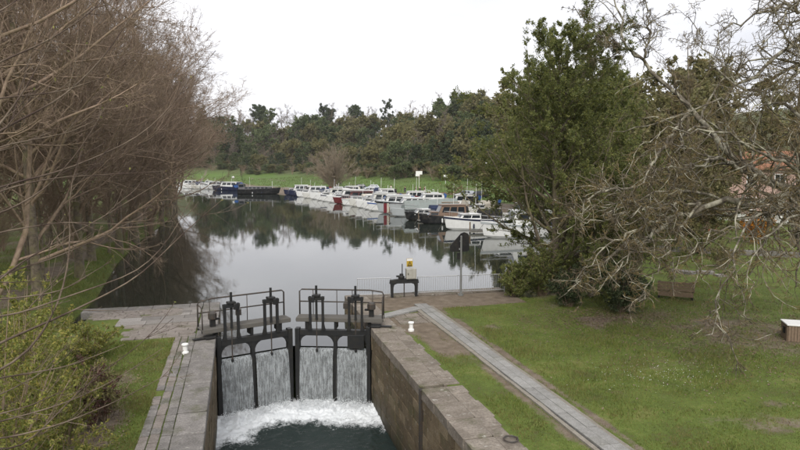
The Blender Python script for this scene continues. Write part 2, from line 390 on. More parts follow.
# quay stones right of gate, up to the pond edge
y = 24.02
while y < 30.3:
    b = min(y+random.uniform(1, 1.4), 30.62)
    block(V_cop, 'coping_stone', wr, 5.13+.55, (y+b)/2, -.16, 1.08, b-y-.015, .32); y = b
wall_face(wr, 5.13, 1, 25.2, 30.5, -.3, -1.4)
wl = thing('lock_wall', 'grey stone left-hand lock wall with long coping slabs and rows of setts', 'lock wall', (-1.5, 17, 0)); wl['abs'] = 1
MB().box(-1.66, -.99, 2, 30.5, -5, -.3).build('core', M['mortar'], wl)
wall_face(wl, -.93, -1, 10.5, 24.0, -.32, -3.7); wall_face(wl, -.93, -1, 25.2, 30.5, -.32, -1.4)
y = 12.2
while y < 30.4:
    b = min(y+random.uniform(.95, 1.5), 30.62)
    block(V_copg, 'coping_stone', wl, -.91-.38, (y+b)/2, -.16+random.uniform(-.006, .006), .75, b-y-.016, .32)
    y = b
for row, (x, wd) in enumerate([(-1.81, .26), (-2.08, .24), (-2.33, .23)]):
    y = 13+row*.13
    while y < 24.6:
        l = random.uniform(.3, .52)
        if random.random() > (.0, .02, .1)[row]:
            block(V_pav if (row and random.random() < .7) else V_copg, 'sett', wl, x+random.uniform(-.01, .01), y+l/2, -.11+random.uniform(-.012, .008), wd-.014, l-.016, .2)
        y += l
qb = thing('quay_edge', 'paved stone quay left of the gates with pinkish bricks and pale slabs', 'quay', (-4, 27.5, 0)); qb['abs'] = 1
MB().box(-6.6, -1.67, 29.75, 30.52, -3, -.3).build('core', M['mortar'], qb)
x = -6.9
while x < -1.7:
    b = min(x+random.uniform(.7, 1.2), -1.68); block(V_copg, 'coping_stone', qb, (x+b)/2, 30.2, -.16+random.uniform(-.01, .01), b-x-.015, .8, .32); x = b
for x0, x1, y0, y1, w0, l0, V, nm in [(-6.2, -2.48, 28.35, 29.78, .26, .55, V_pav, 'paving_brick'), (-4.9, -1.72, 27.0, 28.3, .62, .95, V_slab, 'paving_slab'), (-4.2, -1.72, 24.72, 26.95, .3, .62, V_pav, 'paving_brick'), (-2.46, -1.72, 28.35, 29.78, .4, .75, V_slab, 'paving_slab')]:
    y = y0
    while y < y1-.05:
        h = min(w0*random.uniform(.9, 1.1), y1-y); x = x0+random.uniform(-.4, .1)
        while x < x1-.06:
            b = min(x+l0*random.uniform(.75, 1.3), x1)
            if random.random() > .05: block(V, nm, qb, (x+b)/2, y+h/2, -.1+random.uniform(-.012, .008), b-x-.016, h-.016, .2)
            x = b
        y += h
qr = thing('quay_edge', 'stone quay edge under the railings right of the gates', 'quay', (9.5, 30, 0)); qr['abs'] = 1
MB().box(6.3, 13.6, 29.75, 30.52, -3, -.3).build('core', M['mortar'], qr)
x = 6.25
while x < 13.6:
    b = min(x+random.uniform(.9, 1.4), 13.65); block(V_cop, 'coping_stone', qr, (x+b)/2, 30.2, -.17+random.uniform(-.008, .008), b-x-.015, .84, .3); x = b
for i in range(9):   # loose flags by the gate
    block(V_cop, 'paving_slab', qr, 6.75+(i % 3)*.62+random.uniform(-.03, .03), 24.6+(i//3)*.6, -.115+random.uniform(-.008, .008), .58, .56, .2)
# concrete duct covers
st = thing('duct_cover', 'straight strip of pale concrete duct covers between two bands of lawn', 'duct cover', (8.3, 19, 0)); st['abs'] = 1
def vary_strip(x0, x1, seed):
    r = np.random.default_rng(seed); ys = np.arange(9, 27.3, .22); a = x0+r.normal(0, .03, len(ys)).cumsum()*.25; b = x1+r.normal(0, .03, len(ys)).cumsum()*.25
    a = np.clip(a, x0-.08, x0+.05); b = np.clip(b, x1-.06, x1+.1)
    v = []; f = []
    for i, q in enumerate(ys): v += [(a[i], q, -.2), (a[i], q, .0), (b[i], q, .0), (b[i], q, -.2)]
    for i in range(len(ys)-1):
        for j in range(3): f.append((i*4+j, i*4+j+1, i*4+j+5, i*4+j+4))
    return MB().add(v, f)
vary_strip(7.86, 7.985, 3).build('haunch', M['rough_conc'], st); vary_strip(8.615, 8.78, 5).build('haunch', M['rough_conc'], st)
MB().box(7.99, 8.61, 9, 27.3, -.2, -.02).build('trough', M['gate'], st)
y = 9.3
while y < 27.2:
    for x, ww in ((8.15, .29), (8.45, .28)):
        block(V_conc, 'cover_slab', st, x, y+.48, .0+random.uniform(-.004, .005), ww, .95, .06)
    y += .965
pw = thing('duct_cover', 'short pale concrete duct cover from the gate to the long strip', 'duct cover', (7, 26.2, 0)); pw['abs'] = 1
pa, pb = np.array([5.75, 25.55]), np.array([8.0, 26.9]); ang = math.atan2(*(pb-pa)[::-1])
for i in range(3):
    c = pa+(pb-pa)*(i+.5)/3; block(V_conc, 'cover_slab', pw, c[0], c[1], -.005, np.linalg.norm(pb-pa)/3-.012, .55, .08, ang)
# mooring bollards
def bollard(p, label):
    t = thing('mooring_bollard', label, 'bollard', p, 0, 'white bollards on the lock side'); t.scale = (.72, .72, .8)
    MB().lathe([(.17, -.1), (.17, .03), (.125, .05), (.115, .1), (.115, .28), (.13, .31)], 16).build('post', M['white'], t, smooth=False)
    MB().lathe([(.13, .31), (.165, .335), (.17, .37), (.15, .4), (.06, .415)], 16).build('cap', M['white'], t); return t
bollard((-1.9, 22.4, 0), 'white mooring bollard on the setts of the left lock wall')
bollard((6.62, 23.3, 0), 'white mooring bollard on the bare ground beside the right lock wall')
rg = thing('mooring_ring', 'rusty iron mooring ring lying on the right lock wall coping', 'ring', (6.18, 13.02, 0))
MB().tube([(.17*math.cos(a), .17*math.sin(a), .035) for a in np.linspace(0, 2*math.pi, 25)], .02, 6).build('ring', M['rail'], rg)
MB().tube([(.17, -.03, -.05), (.17, -.03, .04), (.17, 0, .07), (.17, .03, .04), (.17, .03, -.05)], .014, 5).build('staple', M['rail'], rg)
# ------------------------------------------------------------------ lock gates
def gate(label, hx, s, side):
    t = thing('lock_gate', label, 'lock gate', (hx, 24.1, 0), s*math.atan2(1.0, 3.03), 'mitre gates of the lock'); L = 3.12
    def b(m, u0, u1, v0, v1, z0, z1): return m.box(min(s*u0, s*u1), max(s*u0, s*u1), v0, v1, z0, z1)
    B = lambda name, mat, boxes, par=t, bev=.012: [m for m in [MB()] if [b(m, *q) for q in boxes]][0].build(name, M[mat], par, bev)
    B('heel_post', 'gate', [(.02, .2, -.14, .14, -3.9, .02)]); B('mitre_post', 'gate', [(L-.19, L, -.15, .13, -3.9, -.06)])
    B('top_beam', 'gate', [(.202, L-.192, -.12, .12, -.36, -.12)])
    B('mid_post', 'gate', [(1.4, 1.54, -.11, .11, -3.9, -.362)])
    for k, sg in ((1.4, -1), (1.54, 1), (.202, 1), (L-.192, -1)):       # curved brackets under the beam
        pts = [(0, 0), (.26, 0), (.14, -.07), (.06, -.16), (0, -.3)]
        MB().prism([(s*(k+sg*a), -.362+c) for a, c in pts], -.09, .09).build('bracket', M['gate'], t)
    z = -.98
    while z > -3.9:                                                    # closing planks
        MB().box(*sorted((s*.202, s*1.395)), -.02, .05, z-.235, z).build('plank', M['gate_wood'], t, .008)
        MB().box(*sorted((s*1.545, s*(L-.195))), -.02, .05, z-.235, z).build('plank', M['gate_wood'], t, .008); z -= .245
    for u in (.78, 2.2):
        MB().box(*sorted((s*(u-.03), s*(u+.03))), -.07, -.025, -3.2, -.98).build('brace', M['gate_wood'], t)
    for u in (.62, 2.22):                                              # paddle gear
        fr = MB()
        for e in (-.26, .26):
            b(fr, u+e-.045, u+e+.045, -.17, -.05, .1, 1.26)
            fr.prism([(s*(u+e-.045), .12), (s*(u+e+.045), .12), (s*(u+e+.1 if e > 0 else u+e+.06), -.119), (s*(u+e-.06 if e > 0 else u+e-.1), -.119)], -.17, -.05)
        b(fr, u-.32, u+.32, -.2, -.02, 1.12, 1.26); g = fr.build('paddle_frame', M['gate'], t)
        hd = MB(); b(hd, u-.16, u+.16, -.24, .02, 1.26, 1.36); b(hd, u+.05, u+.2, -.27, -.2, 1.04, 1.28); hd.build('gearbox', M['gate'], g, .02)
        rk = MB(); b(rk, u-.045, u+.045, -.14, -.08, .3, 1.72); rk.build('rack_bar', M['gate'], g, .008)
        MB().tube([(s*u, -.11, .35), (s*u, -.11, -1.0)], .025, 6).build('paddle_rod', M['rail'], g)
        MB().lathe([(.05, -1.02), (.06, -.98), (.05, -.92)], 8, (s*u, -.11)).build('rod_foot', M['gate'], g)
    dk = B('deck_frame', 'gate', [(-.5, L-.02, -.04, .04, .22, .31), (-.5, L-.02, .58, .64, .22, .31), (-.42, -.34, .04, .58, .22, .3), (1.5, 1.58, .04, .58, .22, .3), (L-.3, L-.22, .04, .58, .22, .3)])
    for i in range(4):
        B('deck_plank', 'deck', [(-.5, L-.02, .0+.16*i-.01, .0+.16*i+.14, .315, .355)], dk, .006)
    B('toe_board', 'deck', [(-.48, L-.04, -.075, -.045, .2, .37)])
    for q in [(.05, .15, .1, .55, .02, .218), (L-.55, L-.4, -.02, .5, -.118, .218), (1.42, 1.52, -.02, .5, -.118, .218)]: B('deck_support', 'gate', [q])
    rl = MB()
    e0, e1 = -.46, L-.05
    for v in (.62,):
        rl.tube([(s*e0, v, .36), (s*e0, v, 1.22), (s*(e0+.06), v, 1.33), (s*.1, v, 1.4), (s*(e1-.09), v, 1.41), (s*e1, v, 1.33), (s*e1, v, .36)], .033, 6)
        rl.tube([(s*e0, v, .88), (s*e1, v, .9)], .028, 6)
        for u in (0.0, .85, 1.5, 2.5): rl.tube([(s*u, v, .3), (s*u, v, 1.4)], .018, 5)
    rl.tube([(s*e0, .62, 1.22), (s*e0, .2, 1.2), (s*e0, .02, 1.1), (s*e0, .0, .36)], .024, 6)
    rl.build('railing', M['rail'], t, smooth=True)
    wd = MB(); wd.lathe([(.16, .66), (.17, .7), (.17, .88), (.1, .94)], 10, (s*.02, .34)); wd.build('winch_drum', M['rail'], t)
    B('winch_stand', 'gate', [(-.08, .12, .26, .42, .358, .66), (.12, .3, .3, .38, .6, .68)])
    if s < 0: B('side_paddle_plate', 'gate', [(.27, .95, -.2, -.125, -.86, -.3)])
    B('control_box', 'rail', [(1.0, 1.22, .5, .58, .62, .86)])
    B('anchor_collar', 'gate', [(-.4, .0, -.2, .16, .025, .1), (-.85, -.36, -.1, .04, .03, .08)])
    return t
gl = gate('left leaf of the dark steel lock gates with railing and paddle gear', -.95, 1, 'left')
gr = gate('right leaf of the dark steel lock gates, nearest the long lawn strip', 5.15, -1, 'right')
# falling water between the posts
n = NB('falling_water'); n.b.inputs['Base Color'].default_value = (.56, .6, .62, 1); n.rough(.25); n.b.inputs['IOR'].default_value = 1.33
f1 = n.noise(1, 6, .7, 'obj', (20, 20, .75)); f2 = n.noise(1, 4, .6, 'obj', (50, 50, 9)); f3 = n.noise(3.0, 4, .6, 'obj')
al = n.ramp(n.mix(.2, n.mix(.3, f1, f2), f3), [(.34, .06), (.5, .38), (.66, .92)])
n.L(al, n.b.inputs['Alpha']); n.bump(f1, .8, .03)
def fall(label, par, s, u0, u1, seed):
    us = np.linspace(u0, u1, 50); ts = np.linspace(0, 1, 46)
    U, T = np.meshgrid(us, ts); zz = -.9-T*(3.25-.9+.1)
    v = -.03-.32*np.sqrt(np.clip(T, 0, 1))*.75-.05*fbm(U*6+seed*3.1, T*1.2, .5, seed)-.03*fbm(U*14+seed, T*3, .4, seed+5)+np.where(T < .02, .1, 0)
    e = np.minimum(U-u0, u1-U); pts = np.stack([s*U.ravel(), v.ravel(), zz.ravel()], 1)
    i = np.arange(U.size).reshape(U.shape)
    o = link('falling_water', mesh_np('falling_water', pts, np.stack([i[:-1, :-1], i[:-1, 1:], i[1:, 1:], i[1:, :-1]], -1).reshape(-1, 4), True), n.m, None, par.location, par.rotation_euler)
    o['kind'] = 'stuff'; tag(o, label, 'waterfall')
fall('outer sheet of falling water on the left gate leaf', gl, 1, .16, 1.385, 1); fall('inner sheet of falling water on the left gate leaf', gl, 1, 1.555, 2.93, 2)
fall('inner sheet of falling water on the right gate leaf', gr, -1, 1.555, 2.93, 3); fall('outer sheet of falling water on the right gate leaf', gr, -1, .16, 1.385, 4)
# spray drops
pp = []
for i in range(5000):
    x = rng.uniform(-.8, 5.0); y = gate_y(x)-.35-abs(rng.normal(0, .45)); h = abs(rng.normal(0, .12)); pp.append((x, y, LW+.12+h, rng.uniform(.006, .018)))
pp = np.array(pp); tet = np.array([(1, 1, 1), (-1, -1, 1), (-1, 1, -1), (1, -1, -1)])*.8
v = (pp[:, None, :3]+tet[None]*pp[:, 3][:, None, None]).reshape(-1, 3); b4 = np.arange(len(pp))[:, None]*4
f = np.concatenate([b4+np.array([q]) for q in ((0, 1, 2), (0, 3, 1), (0, 2, 3), (1, 3, 2))])
M['spray'] = paint('spray', (.8, .82, .84), .3, 0)
o = link('water_spray', mesh_np('water_spray', v, f), M['spray']); o['kind'] = 'stuff'; tag(o, 'white spray leaping where the water falls into the lock', 'spray')
# ------------------------------------------------------------------ railings, old gantry, signal
def fence(label, x0, x1, y0, y1, gp=.115, h=.92):
    L = math.hypot(x1-x0, y1-y0); t = thing('quay_railing', label, 'railing', (x0, y0, -.02), math.atan2(y1-y0, x1-x0))
    MB().tube([(0, 0, h), (L, 0, h)], .022, 6).build('top_rail', M['galv'], t); MB().tube([(0, 0, .1), (L, 0, .1)], .016, 6).build('bottom_rail', M['galv'], t)
    np_ = max(1, round(L/1.9))
    for i in range(np_+1): MB().tube([(L*i/np_, 0, -.05), (L*i/np_, 0, h)], .024, 6).build('post', M['galv'], t)
    k = int(L/gp); bme = None
    for i in range(1, k):
        if bme is None: bo = MB().tube([(0, 0, .1), (0, 0, h)], .0095, 5).build('baluster', M['galv'], t, loc=(L*i/k, 0, 0)); bme = bo.data
        else: link('baluster', bme, None, t, (L*i/k, 0, 0))
fence('short galvanised railing panel on the quay left of the old gantry', 5.75, 7.42, 30.15, 29.95)
fence('long galvanised railing on the quay right of the old gantry', 8.85, 13.5, 29.9, 29.55)
ga = thing('paddle_gantry', 'dark old iron paddle gantry with grey cabinet between the railings', 'gantry', (8.08, 29.75, -.02), R(-4))
for x in (-.62, .62): MB().box(x-.06, x+.06, -.09, .09, -.1, .7).build('post', M['gate'], ga, .01)
MB().prism([(-.75, .66), (-.72, .84), (-.2, .9), (.2, .9), (.72, .84), (.75, .66), (.5, .66), (.42, .58), (.56, .45), (.56, .66), (.4, .72), (-.4, .72), (-.56, .66)][:7], -.1, .1).build('crossbeam', M['gate'], ga)
for x, s in ((-.56, 1), (.56, -1)): MB().prism([(x, .655), (x+s*.2, .655), (x+s*.05, .6), (x, .45)], -.07, .07).build('bracket', M['gate'], ga)
MB().tube([(0, 0, -.1), (0, 0, .72)], .03, 6).build('paddle_rod', M['rail'], ga)
MB().lathe([(.16, .9), (.17, 1.0), (.1, 1.06), (.1, 1.14), (.03, 1.16)], 10, (-.14, 0)).box(-.4, -.1, -.06, .06, .98, 1.06).build('gearbox', M['gate'], ga)
MB().tube([(-.1, 0, 1.1), (-.1, 0, 1.65)], .025, 6).build('rack_bar', M['gate'], ga)
cb = MB().box(.08, .6, -.2, .12, .88, 1.42).build('cabinet', M['box'], ga, .02); MB().box(.13, .55, -.215, -.201, .93, 1.37).build('door', M['box'], cb, .004); MB().box(.16, .19, -.235, -.215, 1.1, 1.2).build('handle', M['gate'], cb)
sg = thing('warning_sign', 'yellow warning sign with a black pictogram above the grey cabinet', 'sign', (8.36, 29.72, 1.4)); sg.scale = (.88, 1, .88)
MB().tube([(0, .02, -.02), (0, .02, .55)], .02, 6).build('post', M['galv'], sg)
MB().box(-.18, .18, -.01, .005, .08, .56).build('board', M['yellow'], sg, .006); MB().box(-.165, .165, -.016, -.011, .42, .545).build('header', M['white'], sg)
MB().prism([(-.13, .17), (.13, .17), (0, .4)], -.018, -.0115).build('triangle', M['black'], sg)
MB().prism([(-.085, .195), (.085, .195), (0, .345)], -.024, -.0185).build('triangle_field', M['yellow'], sg); MB().box(-.012, .012, -.029, -.0245, .22, .3).build('mark', M['black'], sg)
MB().box(-.14, .14, -.016, -.011, .105, .145).build('caption_bar', M['black'], sg)
sp = thing('signal_post', 'grey post with the black back of a traffic signal on the quay', 'signal', (10.95, 29.25, 0), R(-6))
MB().lathe([(.14, -.08), (.14, .04), (.06, .06), (.05, .1), (.05, 3.0), (.03, 3.03)], 12).build('pole', paint('grey_pole', (.17, .175, .17), .5, .3, 6), sp)
bd = MB().prism([(-.55, 2.28), (-.55, 2.5), (.0, 3.13), (.18, 3.2), (.38, 3.12), (.45, 2.95), (.45, 2.28), (.38, 2.2), (-.47, 2.2)], .1, .16).build('backing_board', M['black'], sp, .01)
for x in (-.28, .2): MB().box(x-.12, x+.12, .16, .3, 2.3, 2.55 if x < 0 else 2.9).build('lamp_housing', M['black'], bd, .02)
MB().box(-.2, -.06, -.06, .06, 1.82, 2.16).build('junction_box', M['black'], sp, .01)
MB().box(-.09, -.055, .04, .098, 2.3, 2.38).box(-.04, .04, .045, .098, 2.7, 2.78).build('clamp', M['galv'], sp)
MB().box(-.1, .1, -.1, .1, -.05, .06).build('foot', M['rail'], sp, .02)
# ------------------------------------------------------------------ vegetation generators
def nrm(a): return a/(np.linalg.norm(a, axis=-1, keepdims=True)+1e-9)
def grow(P, Rr, n_child, nseg, ang, asd, lr, tmin=.15, wob=.25, trop=(0, 0, .05), rr=.55, taper=.15, len_abs=None, rnd=rng, tpow=1.0, minr=.003):
    """children of the polylines P (B,n,3) with radii Rr (B,n): all branches of one order at once"""
    B, nn, _ = P.shape
    plen = np.linalg.norm(np.diff(P, axis=1), axis=2).sum(1)
    if np.isscalar(n_child): par = np.repeat(np.arange(B), n_child)
    else: par = rnd.choice(B, n_child[0], p=plen/plen.sum())
    m = len(par); t = tmin+(1-tmin)*rnd.random(m)**tpow; t = np.minimum(t, .985)
    q = t*(nn-1); i = np.minimum(q.astype(int), nn-2); fr = (q-i)[:, None]
    base = P[par, i]*(1-fr)+P[par, i+1]*fr; r0 = Rr[par, i]*(1-fr[:, 0])+Rr[par, i+1]*fr[:, 0]
    T = nrm(P[par, i+1]-P[par, i]); rv = nrm(rnd.normal(size=(m, 3))); pv = nrm(rv-(rv*T).sum(1, keepdims=True)*T)
    a = rnd.normal(ang, asd, m)[:, None]; d = np.cos(a)*T+np.sin(a)*pv
    ln = (plen[par]*lr*(1-.55*t) if len_abs is None else np.full(m, len_abs))*rnd.uniform(.55, 1.25, m)
    st_ = (ln/(nseg-1))[:, None]; Q = np.empty((m, nseg, 3)); Q[:, 0] = base; tr = np.array(trop)
    for k in range(1, nseg):
        Q[:, k] = Q[:, k-1]+d*st_; d = nrm(d+rnd.normal(0, wob, (m, 3))+tr)
    rad = np.maximum(r0*rr, minr)[:, None]*np.linspace(1, taper, nseg)[None]
    return Q, np.maximum(rad, minr*.7)
def tubes(sets):
    V = []; F = []; off = 0
    for P, Rr, k in sets:
        B, nn, _ = P.shape; T = nrm(np.gradient(P, axis=1))
        ref = np.where(np.abs(T[..., 2:3]) < .9, np.array([0, 0, 1.]), np.array([1., 0, 0])); a = nrm(np.cross(T, ref)); b = np.cross(T, a)
        an = np.arange(k)*2*math.pi/k
        ring = P[:, :, None]+Rr[:, :, None, None]*(np.cos(an)[:, None]*a[:, :, None]+np.sin(an)[:, None]*b[:, :, None])
        V.append(ring.reshape(-1, 3)); ix = (np.arange(B*nn*k)+off).reshape(B, nn, k); r1 = np.roll(ix, -1, axis=2)
        F.append(np.stack([ix[:, :-1], r1[:, :-1], r1[:, 1:], ix[:, 1:]], -1).reshape(-1, 4)); off += B*nn*k
    return np.concatenate(V), np.concatenate(F)
def leaves(pos, size, aspect=.55, up=.3, rnd=rng, var=.35):
    m = len(pos); nv = nrm(rnd.normal(size=(m, 3))+np.array([0, 0, up])); a = nrm(np.cross(nv, rnd.normal(size=(m, 3)))); b = np.cross(nv, a)
    s = size*rnd.uniform(1-var, 1+var, m)[:, None]
    v = np.stack([pos-a*s, pos+b*s*aspect+nv*s*.15, pos+a*s, pos-b*s*aspect+nv*s*.15], 1).reshape(-1, 3)
    return v, np.arange(m*4).reshape(-1, 4)
def along(P, m, rnd=rng, spread=.1, tmin=.2):
    i = rnd.integers(0, len(P), m); nn = P.shape[1]; q = (tmin+(1-tmin)*rnd.random(m))*(nn-1.001); k = q.astype(int); fr = (q-k)[:, None]
    return P[i, k]*(1-fr)+P[i, k+1]*fr+rnd.normal(0, spread, (m, 3))
def poly(pts, n):
    pts = np.array(pts, float); d = np.r_[0, np.cumsum(np.linalg.norm(np.diff(pts, axis=0), axis=1))]
    # smooth resample
    t = np.linspace(0, d[-1], n); q = np.stack([np.interp(t, d, pts[:, j]) for j in range(3)], 1)
    for _ in range(2): q[1:-1] = .25*q[:-2]+.5*q[1:-1]+.25*q[2:]
    return q
M['bark'] = barkmat('grey_brown_bark', (.1, .08, .06), (.2, .165, .125), (.2, .19, .08), .5)
M['twig'] = barkmat('brown_twigs', (.2, .142, .102), (.34, .255, .19), (.26, .21, .12), .35)
M['twig_far'] = barkmat('far_twigs', (.16, .128, .1), (.23, .19, .155))
M['lichen'] = barkmat('lichen_bark', (.06, .05, .038), (.17, .148, .112), (.42, .4, .31), .8, 4)
M['lichen_twig'] = barkmat('lichen_twigs', (.055, .044, .03), (.19, .155, .105), (.25, .18, .05), .5, 2)
M['shoot'] = barkmat('smooth_shoots', (.1, .075, .056), (.21, .165, .125), (.055, .034, .03), .8)
M['oak'] = leafmat('evergreen_leaves', [(.1, .122, .042), (.165, .19, .06), (.13, .16, .058), (.28, .28, .08), (.21, .23, .08)], .45, .55)
GN = 1
M['dark_leaf'] = leafmat('dark_evergreen_leaves', [(.04, .06, .026), (.07, .096, .04), (.1, .12, .055), (.055, .08, .04)], .25)
M['far_leaf'] = leafmat('hillside_leaves', [(.075, .105, .042), (.105, .14, .055), (.155, .17, .07), (.09, .125, .055)], .3)
M['ivy_leaf'] = leafmat('ivy_leaves', [(.13, .13, .05), (.18, .17, .07), (.23, .2, .09)], .3)
M['shrub_leaf'] = leafmat('shrub_leaves', [(.1, .125, .03), (.19, .215, .045), (.31, .31, .08), (.14, .17, .04), (.4, .33, .09), (.2, .22, .07)], .4)
M['red_leaf'] = leafmat('red_leaves', [(.08, .03, .03), (.13, .06, .05), (.06, .05, .03)], .2)
M['orange_leaf'] = leafmat('orange_leaves', [(.5, .2, .02), (.62, .3, .04), (.35, .14, .02)], .2)
# ---------------------------------------------------------- left row of bare trees
def bare_tree(seed, h, r0, n1=26, n2=10, n3=9, n4=0, spread=.34, twig=.006, tlow=.2):
    g = np.random.default_rng(seed)
    tr = poly([(0, 0, -.4), (g.normal(0, .1), g.normal(0, .1), h*.3), (g.normal(0, .35), g.normal(0, .35), h*.65), (g.normal(0, .5), g.normal(0, .5), h)], 12)[None]
    tr_r = (r0*np.linspace(1.15, .12, 12))[None]; tr_r[0, 0] *= 1.35
    a, ar = grow(tr, tr_r, n1, 9, .85, .2, spread*1.0, tlow, .12, (0, 0, .09), .5, .2, rnd=g, tpow=.85)
    b, br = grow(a, ar, n2, 6, .7, .25, .45, .15, .17, (0, 0, .05), .5, .25, rnd=g, minr=.012)
    c_, cr_ = grow(b, br, n3, 5, .65, .3, .5, .1, .2, (0, 0, .02), .55, .3, rnd=g, minr=twig)
    sets = [(a, ar, 5), (b, br, 4), (c_, cr_, 3)]
    if n4:
        e, er = grow(c_, cr_, n4, 2, .6, .3, .6, .2, .2, (0, 0, 0), .6, .4, rnd=g, minr=twig*.8); sets.append((e, er, 3))
    return tubes([(tr, tr_r, 10)]), tubes(sets)
LT = []
for i, sd in enumerate((3, 8)):
    (tv, tf), (cv, cf) = bare_tree(sd, (21, 22.5)[i], .24, 44, 12, 10, 4, .53, .0088, .08)
    LT.append((mesh_np('trunk', tv, tf, True), mesh_np('crown', cv, cf)))
(tv, tf), (cv, cf) = bare_tree(44, 9.5, .1, 34, 9, 8, 2, .42, .008); YT = (mesh_np('trunk', tv, tf, True), mesh_np('crown', cv, cf))
def put_tree(kind, meshes, mats, p, rz, sc, label, group=None, name='bare_tree', cat='tree', trunk='trunk', crown='crown'):
    t = thing(name, label, cat, p, rz, group); t.scale = sc if hasattr(sc, '__len__') else (sc,)*3
    link(trunk, meshes[0], mats[0], t); co = link(crown, meshes[1], mats[1], t)
    if crown == 'twigs': co['kind'] = 'stuff'
    return t
ORD = 'first second third fourth fifth sixth seventh eighth ninth tenth eleventh twelfth thirteenth fourteenth fifteenth sixteenth seventeenth eighteenth nineteenth twentieth'.split()
front = [(-8.8, 25.5), (-9.6, 33.5), (-9.2, 40), (-10, 47), (-9.6, 55), (-9.6, 63.5), (-9.4, 73), (-9.4, 83), (-9.6, 93), (-10.2, 103), (-10.9, 114), (-11.7, 126), (-12.9, 140), (-14.3, 156), (-16, 172), (-18.6, 190)]
rear = [(-13.5, 30), (-14.5, 38), (-13.5, 46), (-14.5, 54), (-14, 65), (-15, 78), (-16, 92), (-17, 108), (-18, 126), (-20, 145), (-24, 170)]
back = [(-20, 44), (-19, 56), (-21, 70), (-23, 88), (-26, 112), (-29, 66)]
for lst, txt in ((front, '%s tall bare tree along the water on the left bank, counting from the quay'), (rear, '%s bare tree of the second row on the left bank, counting from the quay'), (back, '%s bare tree deep in the left wood, counting from the near side')):
    for i, (x, y) in enumerate(lst):
        put_tree(0, LT[i % 2], (M['bark'], M['twig']), (x, y, hz(x, y)), random.uniform(0, 6.28), ((1.22, 1.22, random.uniform(.9, 1.05)) if y > 62 else random.uniform(.9, 1.06)), txt % ORD[i], 'bare trees along the left bank')
for i, (x, y) in enumerate([(-10.5, 37.5), (-11, 44.5), (-9.8, 52), (-9.4, 59), (-9.2, 68), (-9.8, 78), (-10.2, 88), (-11, 98.5), (-11.5, 109), (-12.6, 120), (-13.5, 133), (-15, 148), (-17, 164), (-12, 34), (-12.5, 42), (-12.8, 50), (-13, 61), (-13.5, 72), (-16, 35), (-17, 41)]):
    put_tree(0, YT, (M['bark'], M['twig']), (x, y, hz(x, y)), random.uniform(0, 6.28), random.uniform(.75, 1.15), 'slender young bare tree growing between the tall left bank trees, %s of the thicket' % ORD[i] if i < 20 else 'slender young bare tree at the back of the left bank thicket', 'young bare trees of the left bank')
# low brush under the row
def brush(seed, h, n0, twigr=.005, sp=.5):
    g = np.random.default_rng(seed); st_ = []
    for i in range(n0):
        a = g.uniform(0, 6.28); l = g.uniform(.1, sp); st_.append(poly([(math.cos(a)*.1, math.sin(a)*.1, -.2), (math.cos(a)*l*h*.35, math.sin(a)*l*h*.35, h*.5), (math.cos(a)*l*h, math.sin(a)*l*h, h*g.uniform(.75, 1))], 8))
    P = np.array(st_); Rr = np.repeat((.022*h/3*np.linspace(1, .25, 8))[None], n0, 0)
    b, br = grow(P, Rr, 12, 5, .55, .2, .45, .2, .15, (0, 0, .05), .5, .3, rnd=g, minr=twigr*1.3)
    c_, cr_ = grow(b, br, 7, 4, .6, .25, .55, .1, .18, (0, 0, .02), .6, .4, rnd=g, minr=twigr)
    return tubes([(P, Rr, 5)]), tubes([(b, br, 3), (c_, cr_, 3)]), c_
BR = []
for sd in (4, 9):
    a_, b_, _ = brush(sd, 3.2, 10); BR.append((mesh_np('stems', *a_, True), mesh_np('twigs', *b_)))
for i, (x, y) in enumerate([(-10, 61), (-9.2, 72), (-10.5, 83), (-10.5, 95), (-12, 108), (-13.5, 122), (-12.3, 135), (-14.5, 38), (-15, 44), (-14, 58), (-13, 36), (-11.5, 48), (-11.8, 55), (-11.2, 66), (-16.5, 50), (-12, 88), (-13.5, 101)]):
    put_tree(0, BR[i % 2], (M['twig'], M['twig']), (x, y, hz(x, y)), random.uniform(0, 6), random.uniform(.8, 1.5), '%s clump of leafless brown brush under the left bank trees' % ORD[i], 'brush along the left bank', 'bare_shrub', 'shrub', 'stems', 'twigs')
